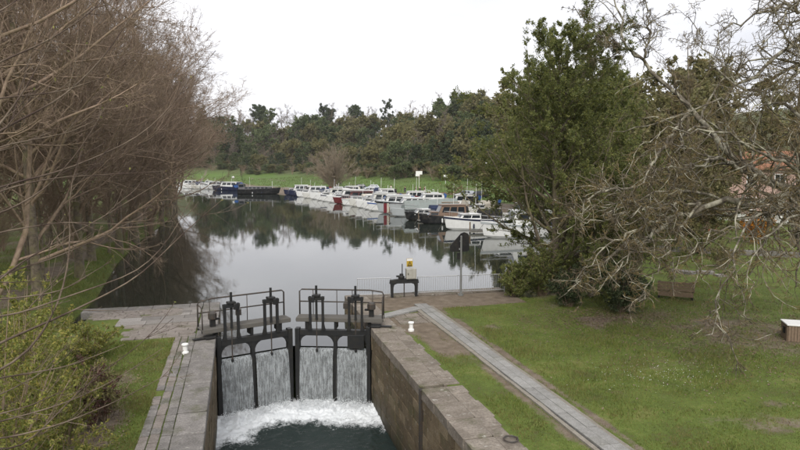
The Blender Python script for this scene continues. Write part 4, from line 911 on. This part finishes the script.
        MB().box(-.2, .2, -B*.4, B*.4, fb*.75, fb*.8).box(-L*.3, -L*.22, -B*.4, B*.4, fb*.75, fb*.8).build('thwart', M['wood'], t); MB().box(-L/2-.25, -L/2+.08, -.14, .14, fb*.3, fb+.5).build('outboard_motor', M['black'], t, .04)
    if rail and kind != 'open':
        pts = []
        for i in range(9, ns): s = sec[i]; pts.append((s[3][0]-L/2-.05, s[3][1]*.9, s[3][2]+.5))
        pts2 = [(x, -y, z) for x, y, z in pts[::-1]]; r_ = MB().tube(pts+pts2, .025, 5)
        for x, y, z in pts[::2]+pts2[::2]: r_.tube([(x, y, z-.5), (x, y, z)], .018, 4)
        r_.build('pulpit_rail', M['alu'], t)
    if kind not in ('open',):
        rr = random.Random(len(label)+int(p[1]*7)); ax = L*rr.uniform(-.25, .05); hh = rr.uniform(1.8, 3.6)
        MB().tube([(ax, .3, zd+.3), (ax-.1, .3, zd+hh)], .03, 5).build('antenna', pcol(WHT), t); MB().tube([(-L*.47, .2, zd), (-L*.53, .2, zd+1.3)], .025, 5).build('flagstaff', M['wood'], t)
        if rr.random() < .6: MB().add([(-L*.5, .2, zd+.55), (-L*.53, .2, zd+1.25), (-L*.62, .24, zd+1.0), (-L*.58, .16, zd+.4), (-L*.5, .215, zd+.55), (-L*.53, .215, zd+1.25), (-L*.62, .255, zd+1.0), (-L*.58, .175, zd+.4)], [(0, 1, 2, 3), (7, 6, 5, 4), (0, 4, 5, 1), (1, 5, 6, 2), (2, 6, 7, 3), (3, 7, 4, 0)]).build('flag', canvas[rr.choice(['maroon', 'blue', 'cream'])], t)
        if rr.random() < .7: x0_ = L*rr.uniform(.1, .3); MB().box(x0_, x0_+.7, -.4, .4, zd+.0, zd+.32).build('deck_box', canvas[rr.choice(['black', 'navy', 'cream'])], t, .04)
        if rr.random() < .55 and kind in ('cruiser', 'yacht'): canopy(-.1, L*.2, B*.8, zd, zd+rr.uniform(.9, 1.35), canvas[rr.choice(['black', 'navy', 'black', 'cream'])], 'stern_cover')
        MB().tube([(L*.46, .1, zd*1.2), (L*.54, .3, zd*.6), (L*.6, .4, .0)], .018, 4).build('mooring_line', M['deck'], t)
    for i in range(2 if kind != 'open' else 0):
        for sg_ in (1, -1):
            s = sec[5+i*3]; MB().lathe([(.04, .15), (.1, .22), (.1, .55), (.04, .62)], 8, (s[3][0]-L/2, sg_*(s[3][1]+.1))).build('fender', pcol(NAVY if (i+len(label)) % 2 else WHT), t)
    return t
bowx = lambda y: float(np.interp(y, [60, 70, 97, 107, 123, 140, 160, 172], [24.5, 23.3, 21.2, 20.8, 18.4, 16, 12.8, 11]))
BL = [ # y, L, B, freeboard, hull, kind, stripe, canvas, cabin, label
 (59.5, 8.6, 3.0, 1.05, WHT, 'cruiser', GRY, 'black', WHT, 'nearest white cabin cruiser with dark side windows, partly behind the evergreen'),
 (68.5, 7.6, 2.7, .95, WHT, 'day', NAVY, 'black', WHT, 'white day cruiser with dark hull band, second from the evergreen'),
 (65, 4.2, 1.6, .5, GRY, 'open', None, None, WHT, 'small grey open dinghy tucked between the two nearest cruisers'),
 (76.5, 6.6, 2.6, .75, BLK, 'cruiser', None, 'black', BRD, 'dark hulled boat with a brown wooden wheelhouse'),
 (82, 6.2, 2.4, .7, BLK, 'day', None, 'navy', WHT, 'small black hulled boat with white foredeck beside the wooden wheelhouse boat'),
 (88.5, 11, 3.4, .8, GRY, 'tent', None, 'green', TAN, 'long boat under a grey-green ridge tarpaulin'),
 (95.5, 12.5, 3.5, 1.2, GRY, 'yacht', BLK, 'black', WHT, 'long grey hulled motor yacht with swept white superstructure'),
 (101, 8, 2.8, .9, WHT, 'cruiser', BLU, 'blue', WHT, 'white cruiser with blue trim next to the long grey yacht'),
 (105, 7.2, 2.6, .85, WHT, 'day', None, 'blue', WHT, 'white boat with blue cockpit cover among the moored cruisers'),
 (109, 8, 2.8, .9, WHT, 'cruiser', None, None, OFF, 'cream topped white cruiser in the middle of the moored row'),
 (113, 8.5, 2.8, .95, OFF, 'yacht', None, None, WHT, 'white flybridge boat in the middle of the moored row'),
 (117, 7, 2.5, .8, WHT, 'day', GRY, 'cream', WHT, 'white boat with cream cockpit cover in the moored row'),
 (122.5, 8.8, 2.8, .8, MAR, 'cruiser', None, None, (.1, .03, .03), 'maroon hulled cabin boat lying among the white boats'),
 (127, 8.5, 2.9, .95, WHT, 'cruiser', None, None, WHT, 'white cabin cruiser just beyond the maroon boat'),
 (131.5, 7.5, 2.6, .9, WHT, 'yacht', NAVY, None, WHT, 'white boat with navy band beyond the maroon boat'),
 (136, 8, 2.8, .9, WHT, 'cruiser', None, 'navy', OFF, 'white cruiser with navy rear canvas farther up the row'),
 (141, 9, 3, 1.0, WHT, 'yacht', None, None, WHT, 'large white flybridge boat farther up the row'),
 (147, 7, 2.5, .8, OFF, 'day', None, 'navy', WHT, 'small cream boat with navy cover far up the row'),
 (153, 8, 2.8, .9, WHT, 'cruiser', None, None, WHT, 'white cruiser far up the row near the black barge'),
 (160, 7.5, 2.6, .8, NAVY, 'day', None, 'black', GRY, 'dark blue boat lying beside the black barge'),
 (166, 7, 2.5, .85, NAVY, 'cruiser', None, None, WHT, 'navy boat with white cabin at the stern of the black barge'),
]
for i, (y, L, B, fb, hc, kind, sp_, cv, cb_, lab) in enumerate(BL):
    bx = bowx(y)+(4 if kind == 'open' else 0); a = R(180+random.uniform(-4, 8)-4)
    boat(lab, (bx+L/2, y, WL), L, B, fb, a, hc, kind, sp_, cv, cb_)
for i, (y, dx, L, kind, hc, lab) in enumerate([(73, 9.5, 6, 'cruiser', WHT, 'white cabin boat in the inner rank behind the second cruiser'), (86, 10, 6, 'day', OFF, 'cream boat in the inner rank beyond the wooden wheelhouse boat'), (99, 12, 6.5, 'cruiser', WHT, 'white boat in the inner rank behind the long grey yacht'), (107, 9.5, 6, 'yacht', WHT, 'white boat in the inner rank behind the blue-covered boat'), (115, 9.5, 6.5, 'cruiser', OFF, 'cream boat in the inner rank before the maroon boat'), (129, 9.5, 6, 'cruiser', WHT, 'white boat in the inner rank beyond the maroon boat'), (138, 9, 6, 'yacht', WHT, 'white boat in the inner rank far up the row'), (150, 9, 6, 'cruiser', WHT, 'white boat in the inner rank nearest the black barge')]):
    boat(lab, (bowx(y)+dx+L/2, y, WL), L, 2.5, .95, R(180+random.uniform(-12, 12)), hc, kind, None, 'cream', WHT, 2)
boat('long black barge with a low grey cabin moored across the far end', (6.0, 173.5, WL), 11.5, 3.4, 1.3, R(-12), BLK, 'barge', None, None, (.16, .16, .17), 6, 'barge', True, 4)
for i, (px, py, L, hc, kind, lab) in enumerate([(226, 190.4, 10, NAVY, 'cruiser', 'navy hulled boat with a white cabin left of the black barge'), (212, 189.6, 8, WHT, 'cruiser', 'white boat left of the navy hulled boat at the far end'), (203, 189, 8, OFF, 'yacht', 'cream boat at the far end of the mooring'), (194, 188.5, 8, WHT, 'day', 'white boat second from the far left of the mooring'), (186, 188, 8, WHT, 'cruiser', 'white boat at the far left end of the mooring')]):
    p = G(px, py, WL); boat(lab, p, L, 2.8, .95, R(150+i*9), hc, kind, None, 'navy', WHT)
# maroon and white canvas screen on the yacht's bow quarter
sc = thing('canvas_screen', 'maroon and white canvas screen standing on the long grey yacht', 'screen', (22.6, 93.6, WL+.1))
MB().box(-.5, .0, -.05, .05, .1, 1.6).build('maroon_panel', canvas['maroon'], sc, .02); MB().box(.01, .35, -.05, .05, .1, 1.6).build('white_panel', canvas['cream'], sc, .02); MB().tube([(-.5, 0, -.3), (-.5, 0, 2)], .03, 5).build('pole', M['alu'], sc)
# pontoons
for i, (y, lab) in enumerate([(64.0, 'plank pontoon between the two nearest cruisers'), (79.4, 'plank pontoon beside the wooden wheelhouse boat'), (92, 'long plank pontoon beside the tarpaulin-covered boat'), (119.8, 'plank pontoon next to the maroon boat')]):
    x0 = bowx(y)+1.0; x1 = x0+11; t = thing('pontoon', lab, 'pontoon', (x0, y, WL))
    MB().box(0, x1-x0, -.5, .5, .12, .26).build('float', M['box'], t)
    for q in range(int((x1-x0)/.5)): MB().box(q*.5+.01, q*.5+.48, -.56, .56, .265, .31).build('plank', M['deck'], t)
    for q in (.2, 5): MB().tube([(q, .62, -1.6), (q, .62, 1.2)], .08, 7).build('pile', M['wood'], t)
# ------------------------------------------------------------------ cars, people and things on the far bank
def car(label, p, rz, col, L=4.1):
    t = thing('parked_car', label, 'car', p, rz, 'cars parked beyond the boats'); h = L/2; cm = paint('car_paint_%d' % len(label), col, .25, .08)
    prof = [(-h, .35), (-h, .75), (-h+.12, .92), (h-1.05, .9), (h-.25, .72), (h, .55), (h, .3), (h-.2, .22), (-h+.2, .22)]
    MB().prism(prof, -.84, .84).build('body', cm, t, .06)
    gv = [(-h+.15, .9), (-h+.55, 1.42), (h-1.75, 1.45), (h-.95, .88)]; ca = MB()
    v = [(a, -.78, b) if b < 1 else (a, -.6, b) for a, b in gv]+[(a, .78, b) if b < 1 else (a, .6, b) for a, b in gv]
    ca.add(v, [(0, 1, 2, 3), (7, 6, 5, 4), (0, 4, 5, 1), (1, 5, 6, 2), (2, 6, 7, 3), (3, 7, 4, 0)]); cab = ca.build('cabin', cm, t, .04)
    for s in (-1, 1):
        def P(x, z, e=.01): return (x, s*(.78-(z-.9)/.53*.18+e), z)
        for x0, x1, x2, x3 in ((-h+.4, -h+1.25, -h+1.25, -h+.68), (-h+1.35, h-1.2, h-1.78, -h+1.35)):
            q = [P(x0, .98), P(x1, .98), P(x2, 1.36), P(x3, 1.36)]; q2 = [(a, b+s*.015, c) for a, b, c in q]
            MB().add(q+q2, [(0, 1, 2, 3), (7, 6, 5, 4), (0, 4, 5, 1), (1, 5, 6, 2), (2, 6, 7, 3), (3, 7, 4, 0)]).build('window', M['glass'], cab)
        for x in (-h+.75, h-.8):
            wv = MB(); k = 16; vv = [(x+.31*math.cos(6.283*j/k), y_, .31+.31*math.sin(6.283*j/k)) for y_ in (s*.68, s*.865) for j in range(k)]
            wo = wv.add(vv, [tuple(range(k)), tuple(range(2*k-1, k-1, -1))]+[(j, (j+1) % k, k+(j+1) % k, k+j) for j in range(k)]).build('wheel', M['tyre'], t)
            vv = [(x+.19*math.cos(6.283*j/k), y_, .31+.19*math.sin(6.283*j/k)) for y_ in (s*.8, s*.875) for j in range(k)]
            MB().add(vv, [tuple(range(k)), tuple(range(2*k-1, k-1, -1))]+[(j, (j+1) % k, k+(j+1) % k, k+j) for j in range(k)]).build('rim', M['alu'], wo)
        MB().box(h-.08, h+.01, s*.7-.12, s*.7+.12, .55, .66).build('headlight', M['white'], t); MB().box(-h-.01, -h+.05, s*.72-.08, s*.72+.08, .65, .85).build('tail_light', canvas['maroon'], t)
    MB().add([(h-.97+.03, -.7, .93), (h-.97+.03, .7, .93), (h-1.68, .56, 1.4), (h-1.68, -.56, 1.4), (h-.92, -.7, .95), (h-.92, .7, .95), (h-1.64, .56, 1.42), (h-1.64, -.56, 1.42)], [(0, 1, 2, 3), (7, 6, 5, 4), (0, 4, 5, 1), (1, 5, 6, 2), (2, 6, 7, 3), (3, 7, 4, 0)]).build('windscreen', M['glass'], cab)
def onland(px, py):
    z = .3
    for _ in range(12): p = G(px, py, z); z = .5*z+.5*hz(p[0], p[1])
    p = G(px, py, z); return (p[0], p[1], hz(p[0], p[1]))
car('pale silver car on the far bank above the long yacht', onland(372, 190), R(170), (.5, .55, .6)); car('dark car just left of the silver car on the far bank', onland(359, 189.5), R(175), (.04, .05, .06))
car('grey car on the bank behind the nearest cruisers', onland(466, 197.5), R(120), (.35, .37, .4)); car('dark car beside the grey car behind the nearest cruisers', onland(479, 198), R(110), (.03, .03, .035))
def person(label, p, rz, jacket, trousers, walk=.15):
    t = thing('person', label, 'person', p, rz, None)
    def skin(name, V, E, Rd, mat, par):
        me = bpy.data.meshes.new(name); me.from_pydata(V, E, []); o = link(name, me, mat, par)
        md = o.modifiers.new('skin', 'SKIN'); 
        for i, sv in enumerate(me.skin_vertices[0].data): sv.radius = (Rd[i], Rd[i]*.85); sv.use_root = i == 0
        o.modifiers.new('sub', 'SUBSURF').levels = 1; o.modifiers['sub'].render_levels = 1; return o
    w_ = walk
    V = [(0, 0, .92), (0, 0, 1.15), (0, 0, 1.4), (0, 0, 1.53), (0, .01, 1.66), (0, .01, 1.76), (.11, 0, .88), (.11, w_, .48), (.11, w_*.6, .08), (.11, w_*.6+.16, .04), (-.11, 0, .88), (-.11, -w_*.4, .48), (-.11, -w_*1.2, .08), (-.11, -w_*1.2+.16, .04), (.2, 0, 1.4), (.27, -.05, 1.1), (.26, .06, .86), (.26, .1, .77), (-.2, 0, 1.4), (-.27, .05, 1.1), (-.26, .14, .88), (-.26, .18, .79)]
    E = [(0, 1), (1, 2), (2, 3), (3, 4), (4, 5), (0, 6), (6, 7), (7, 8), (8, 9), (0, 10), (10, 11), (11, 12), (12, 13), (2, 14), (14, 15), (15, 16), (16, 17), (2, 18), (18, 19), (19, 20), (20, 21)]
    Rd = [.13, .13, .14, .06, .1, .075, .085, .06, .045, .04, .085, .06, .045, .04, .06, .045, .035, .03, .06, .045, .035, .03]
    body = skin('body', V, E, Rd, skinm, t)
    ji = [0, 1, 2, 14, 15, 16, 18, 19, 20]; mp_ = {a: i for i, a in enumerate(ji)}
    skin('jacket', [V[i] for i in ji], [(mp_[a], mp_[b]) for a, b in E if a in mp_ and b in mp_], [Rd[i]*1.22 for i in ji], jacket, t)
    ti_ = [0, 6, 7, 8, 10, 11, 12]; mp_ = {a: i for i, a in enumerate(ti_)}
    skin('trousers', [V[i] for i in ti_], [(mp_[a], mp_[b]) for a, b in E if a in mp_ and b in mp_], [Rd[i]*1.25 for i in ti_], trousers, t)
    skin('hair', [(0, -.01, 1.72), (0, -.03, 1.79), (0, -.07, 1.7)], [(0, 1), (0, 2)], [.1, .07, .06], M['black'], t)
skinm = paint('skin', (.45, .28, .2), .6, .05); jk = [paint('jacket_%d' % i, c, .9, .1) for i, c in enumerate([(.03, .03, .04), (.12, .03, .05), (.05, .05, .1), (.6, .58, .55), (.04, .05, .04)])]
for i, (px, py, j, lab) in enumerate([(405, 193.5, 0, 'person in dark clothes standing alone on the far bank'), (416, 194, 1, 'person in a maroon jacket, left of a group of three'), (420, 194.2, 0, 'person in a black jacket in the middle of a group of three'), (424.5, 194, 1, 'person in dark red at the right of a group of three'), (341, 186, 3, 'person in a white top by the round bare tree'), (391, 192, 3, 'person in pale clothes above the long yacht')]):
    person(lab, onland(px, py), R(30+i*67), jk[j], jk[(j+2) % 5 if j != 3 else 2], .12+.03*i)
def board_post(label, p, h, bw, bh, two=False):
    t = thing('sign_post', label, 'sign', p, R(-14)); MB().tube([(0, 0, -.3), (0, 0, h)], .07, 6).build('post', M['white'], t)
    MB().box(-bw/2, bw/2, -.1, -.07, h-bh, h).build('board', M['white'], t)
    if two: MB().box(-bw*.55, bw*.1, -.16, -.12, h-bh*1.5, h-bh*.9).build('board', M['white'], t)
board_post('white double sign on a post behind the group of people', onland(419, 188), 5, 1.9, 1.0, True); board_post('small white sign on the green bank', onland(445.5, 184), 3.0, 1.3, .9)
ob = thing('obelisk', 'slender white pointed marker on the green bank left of the evergreen', 'marker', onland(486, 181))
MB().add([(-.55, -.55, -.3), (.55, -.55, -.3), (.55, .55, -.3), (-.55, .55, -.3), (-.2, -.2, 4.2), (.2, -.2, 4.2), (.2, .2, 4.2), (-.2, .2, 4.2)], [(3, 2, 1, 0), (0, 1, 5, 4), (1, 2, 6, 5), (2, 3, 7, 6), (3, 0, 4, 7), (4, 5, 6, 7)]).build('shaft', M['white'], ob)
MB().add([(-.2, -.2, 4.2), (.2, -.2, 4.2), (.2, .2, 4.2), (-.2, .2, 4.2), (0, 0, 5.0)], [(0, 1, 4), (1, 2, 4), (2, 3, 4), (3, 0, 4), (3, 2, 1, 0)]).build('tip', M['white'], ob)
lp = thing('globe_lamp', 'white globe lamp post on the far bank above the navy boat', 'lamp post', onland(233.5, 186.5))
MB().lathe([(.12, -.3), (.12, .2), (.05, .3), (.045, 2.6)], 8).build('post', M['galv'], lp); MB().lathe([(.1, 2.6), (.32, 2.75), (.42, 3.0), (.32, 3.28), (.08, 3.4)], 12).build('globe', M['white'], lp, smooth=True)
# reddish timber edging and ramp on the bank
tw = thing('timber_edging', 'low reddish timber edging on the far bank behind the tarpaulin boat', 'edging', onland(441, 195), R(-14))
for i in range(14): MB().box(-4.2+i*.6, -4.2+i*.6+.56, -.1, .1, -.2, .5+.08*(i % 3)).build('plank', M['wood'], tw)
rp = thing('timber_ramp', 'sloping reddish timber frame beside the low edging', 'ramp', onland(456, 195), R(-14))
for s in (-.6, .6): MB().add([(-1.4, s-.08, -.1), (-1.1, s-.08, -.1), (1.4, s-.08, 2.0), (1.1, s-.08, 2.1), (-1.4, s+.08, -.1), (-1.1, s+.08, -.1), (1.4, s+.08, 2.0), (1.1, s+.08, 2.1)], [(0, 1, 2, 3), (7, 6, 5, 4), (0, 4, 5, 1), (1, 5, 6, 2), (2, 6, 7, 3), (3, 7, 4, 0)]).build('rail', M['wood'], rp)
for i in range(7): q = i/6; MB().box(-1.25+2.4*q, -1.0+2.4*q, -.52, .52, -.02+2.0*q, .06+2.0*q).build('plank', M['wood'], rp)
MB().box(1.1, 1.3, -.5, .5, -.3, 1.95).build('support', M['wood'], rp)
# ------------------------------------------------------------------ park on the right
be = thing('park_bench', 'wooden slatted park bench on the lawn, seen from behind', 'bench', (20.9, 25.6, hz(20.9, 25.6)), R(-38))
for z in (.5, .66, .82): MB().box(-.85, .85, -.06, -.015, z-.07, z+.07).build('back_slat', M['wood'], be, .008)
for y in (.06, .2, .34, .48): MB().box(-.85, .85, y-.06, y+.06, .4, .44).build('seat_slat', M['wood'], be, .006)
for x in (-.75, .75):
    MB().box(x-.05, x+.05, -.014, .06, 0, .9).box(x-.05, x+.05, .46, .53, 0, .4).box(x-.05, x+.05, .061, .459, .33, .398).build('leg_frame', M['gate'], be); MB().box(x-.04, x+.04, .06, .5, .6, .64).box(x-.03, x+.03, .46, .5, .45, .598).build('armrest', M['gate'], be)
MB().box(-.8, .8, -.05, -.02, .16, .4).build('lower_panel', M['wood'], be)
cr8 = thing('timber_box', 'slatted timber box with a white lid at the right edge of the lawn', 'planter', (20.75, 18.2, hz(20.75, 18.2)), R(-32))
for i in range(14):
    for s in (-1, 1): MB().box(-.7+i*.1, -.7+i*.1+.088, s*.42-.018, s*.42+.018, 0, .58+.01*(i % 2)).build('slat', M['wood'], cr8)
for i in range(8):
    for s in (-1, 1): MB().box(s*.72-.018, s*.72+.018, -.4+i*.1, -.4+i*.1+.088, 0, .58).build('slat', M['wood'], cr8)
MB().box(-.76, .76, -.46, .46, .6, .65).build('lid', M['white'], cr8, .01); MB().box(-.68, .68, -.4, .4, .02, .59).build('liner', M['gate'], cr8)
MB().box(-.79, -.742, -.2, .0, .25, .5).build('latch', M['black'], cr8, .01)
slab = thing('stone_block', 'pale grey stone blocks lying at the edge of the far lawn', 'stones', (27.2, 31.6, hz(27.2, 31.6)), R(-35)); 
for i, (x, y, l, w_, h_) in enumerate([(-.7, 0, 1.3, .7, .22), (.55, .35, 1.0, .6, .2), (1.3, -.4, .6, .5, .16)]): block(V_slab, 'stone', slab, x, y, h_/2-.05, l, w_, h_, .5*(i-1))
kb = thing('low_wall', 'low grey stone edging wall crossing the far lawn on the right', 'wall', (38, 36.5, hz(38, 36.5)), R(-38))
for i in range(22): block(V_copg, 'stone', kb, -9+i*.85, 0, .12, .83, .5, .5)
put_leafy(91, (*onland(757, 243)[:2], 0), 2.6, 1.5, 9000, .08, 'orange_leaf', 'round bright orange shrub on the far lawn', 20)
put_leafy(92, (30.5, 33, hz(30.5, 33)), 1.7, 1.3, 3500, .06, 'ivy_leaf', 'brownish green shrub behind the pale stones', 20); put_leafy(93, (48.5, 43.5, 0), 1.6, 1.2, 3000, .07, 'ivy_leaf', 'green shrub right of the orange shrub', 18)
p = onland(712, 236); rs = thing('red_sign', 'small red sign seen through the branches on the far lawn', 'sign', p, R(-35)); MB().tube([(0, .03, -.1), (0, .03, .9)], .04, 6).build('post', M['galv'], rs); MB().box(-.35, .35, -.02, .015, .5, 1.0).build('board', paint('red_sign', (.55, .06, .04), .5, .1), rs, .01)
# house beyond the trees
M['plaster'] = paint('pink_plaster', (.52, .36, .31), .9, .3, .8, 0, (.36, .27, .23)); M['tile'] = stone('roof_tile', (.2, .09, .05), (.3, .15, .09), (.36, .2, .13), .3)
ho = thing('house', 'pink plastered house with a tiled roof behind the right-hand branches', 'house', (66, 66, hz(66, 66)), R(-42))
hw = MB().box(-9, 9, -4, 4, -1, 6).build('wall', M['plaster'], ho)
MB().prism([(-4.6, 5.9), (4.6, 5.9), (0, 8.3)], -9.5, 9.5, 'x').build('roof', M['tile'], ho)
for x in (-7, -4, -1, 2, 5):
    for z in (1.0, 3.9):
        wn = MB().box(x-.5, x+.5, -4.03, -3.99, z, z+1.4).build('window', M['glass'], ho)
        MB().box(x-.6, x-.5, -4.08, -3.99, z-.08, z+1.5).box(x+.5, x+.6, -4.08, -3.99, z-.08, z+1.5).box(x-.5, x+.5, -4.08, -3.99, z+1.4, z+1.5).box(x-.03, x+.03, -4.06, -4.031, z, z+1.4).build('frame', M['white'], wn)
        MB().box(x-.65, x+.65, -4.15, -3.99, z-.16, z-.081).build('sill', M['white'], wn)
dr = MB().box(7.0, 8.1, -4.05, -3.99, .0, 2.1).build('door', M['wood'], ho); MB().box(7.1, 7.16, -4.1, -4.051, 1, 1.15).build('handle', M['alu'], dr)
wf = thing('garden_wall', 'low white garden wall in front of the pink house', 'wall', (60, 57.5, hz(60, 57.5)), R(-42)); MB().box(-9, 9, -.12, .12, -.5, .9).build('wall', M['white'], wf); MB().box(-9.05, 9.05, -.18, .18, .9, .97).build('coping', M['paveslab'], wf)
car('dark car parked before the pink house at the right edge', (63, 57.5, hz(63, 57.5)), R(-42), (.05, .06, .09))
# ------------------------------------------------------------------ ground cover: grass blades, litter, daisies
def blades(N, x0, x1, y0, y1, keep, h0, h1, mat, label, name='grass'):
    x = rng.uniform(x0, x1, N); y = y0+(y1-y0)*rng.random(N)**1.25; d = sdf(x, y, basin); k = keep(x, y) & (d > .6)
    x, y, d = x[k], y[k], d[k]; s = soil_mask(x, y, d); k = (rng.random(len(x)) > s*1.3) & (rng.random(len(x)) < 1-sm(20, 33, x)) & (rng.random(len(x)) > .75*sm(.5, .7, fbm(x, y, 2.3, 77))); x, y = x[k], y[k]; z = height(x, y); m = len(x)
    pat = fbm(x, y, 1.4, 40); a = rng.uniform(0, 6.28, m); h = (h0+(h1-h0)*rng.random(m))*(.25+3.2*pat*pat); wd = rng.uniform(.006, .015, m)
    l = h*rng.uniform(.1, .9, m); b = rng.uniform(0, 6.28, m)
    v = np.stack([np.stack([x-np.cos(a)*wd, y-np.sin(a)*wd, z-.01], 1), np.stack([x+np.cos(a)*wd, y+np.sin(a)*wd, z-.01], 1), np.stack([x+np.cos(b)*l, y+np.sin(b)*l, z+h], 1)], 1).reshape(-1, 3)
    o = link(name, mesh_np(name, v, np.arange(m*3).reshape(-1, 3)), mat); o['kind'] = 'stuff'; tag(o, label, 'grass')
def grassmat():
    m = leafmat('grass_blades', [(.08, .105, .02), (.13, .17, .03), (.175, .21, .042), (.23, .215, .075), (.105, .15, .028)], .3)
    n = NB.__new__(NB); n.m = m; n.t = m.node_tree; n.n = n.t.nodes; n.b = n.n['Principled BSDF']
    old = n.b.inputs['Base Color'].links[0].from_socket
    f = n.noise(.55, 5, .65); c = n.mix(n.ramp(f, [(.45, 0), (.6, .75)]), old, (.2, .165, .065)); c = n.mix(n.ramp(n.noise(.9, 4, .6), [(.55, 0), (.66, .7)]), c, (.06, .095, .02))
    n.col(c); return m
gm = grassmat()
blades(260000, 6.5, 33, 10.5, 31, lambda x, y: ((x < 7.84) | (x > 8.8)) & (y < 29.5) & ~((x < 8) & (y > 23.5)), .03, .085, gm, 'short patchy lawn on the right of the lock')
blades(60000, -8, -2.4, 12, 24.6, lambda x, y: x > -9, .04, .13, gm, 'grass strip between the left lock wall and the shrubs')
blades(70000, -16, -6.2, 30.9, 70, lambda x, y: x < 0, .06, .2, gm, 'rough grass on the left bank beyond the quay')
def meadow_tufts(N):
    px = rng.uniform(205, 520, N); a = (px-400)/FPX; dx = fw[0]+a*rt[0]; dy = fw[1]+a*rt[1]; q = np.hypot(dx, dy); t_ = rng.uniform(110, 330, N); x = dx/q*t_; y = dy/q*t_
    fd = far_d(x, y); d = sdf(x, y, basin); k = (d > 3) & (fd > 12) & (fd < 90) & (rng.random(N) < .15+.85*sm(30, 72, fd)*(fbm(x, y, 7, 91) > .42)); x, y = x[k], y[k]; z = height(x, y); m = len(x); an = rng.uniform(0, 6.28, m); h = rng.uniform(.15, .55, m); wd = rng.uniform(.05, .14, m)
    v = np.stack([np.stack([x-np.cos(an)*wd, y-np.sin(an)*wd, z-.05], 1), np.stack([x+np.cos(an)*wd, y+np.sin(an)*wd, z-.05], 1), np.stack([x+rng.normal(0, .12, m), y+rng.normal(0, .12, m), z+h], 1)], 1).reshape(-1, 3)
    o = link('rough_grass', mesh_np('rough_grass', v, np.arange(m*3).reshape(-1, 3)), leafmat('rough_grass', [(.06, .09, .02), (.1, .13, .035), (.15, .15, .06), (.08, .12, .025)], .2)); o['kind'] = 'stuff'; tag(o, 'rough tufted grass on the far meadow bank', 'grass')
meadow_tufts(90000)
def scatter(N, cx, cy, sx, sy, size, mat, label, name, cat, zoff=.02, up=3):
    x = rng.normal(cx, sx, N); y = rng.normal(cy, sy, N); d = sdf(x, y, basin); k = (d > 1.6) & ((x > 8.8) | (x < -2.5)); x, y = x[k], y[k]
    p = np.stack([x, y, height(x, y)+zoff], 1); o = link(name, mesh_np(name, *leaves(p, size, .6, up)), mat); o['kind'] = 'stuff'; tag(o, label, cat)
lm_ = leafmat('dead_leaves', [(.1, .065, .04), (.17, .12, .08), (.24, .18, .13), (.13, .085, .06)], .1)
scatter(9000, 18.6, 20.4, 3.8, 3.2, .035, lm_, 'brown dead leaves under the lichen-covered tree', 'leaf_litter', 'leaf litter'); scatter(2500, 15.5, 23.3, 1.8, 1.0, .035, lm_, 'dead leaves around the dark evergreen shrub', 'leaf_litter', 'leaf litter')
scatter(2500, -3.8, 16.5, 1, 3, .03, lm_, 'dead leaves along the left shrubs', 'leaf_litter', 'leaf litter')
scatter(420, 13.0, 16.3, 1.5, .8, .013, M['white'], 'scattered white daisies in the lawn', 'daisies', 'flowers', .05)
print('far trees', ntree, 'objects', len(bpy.data.objects), 'tris', sum(len(m.polygons)*2 for m in bpy.data.meshes))
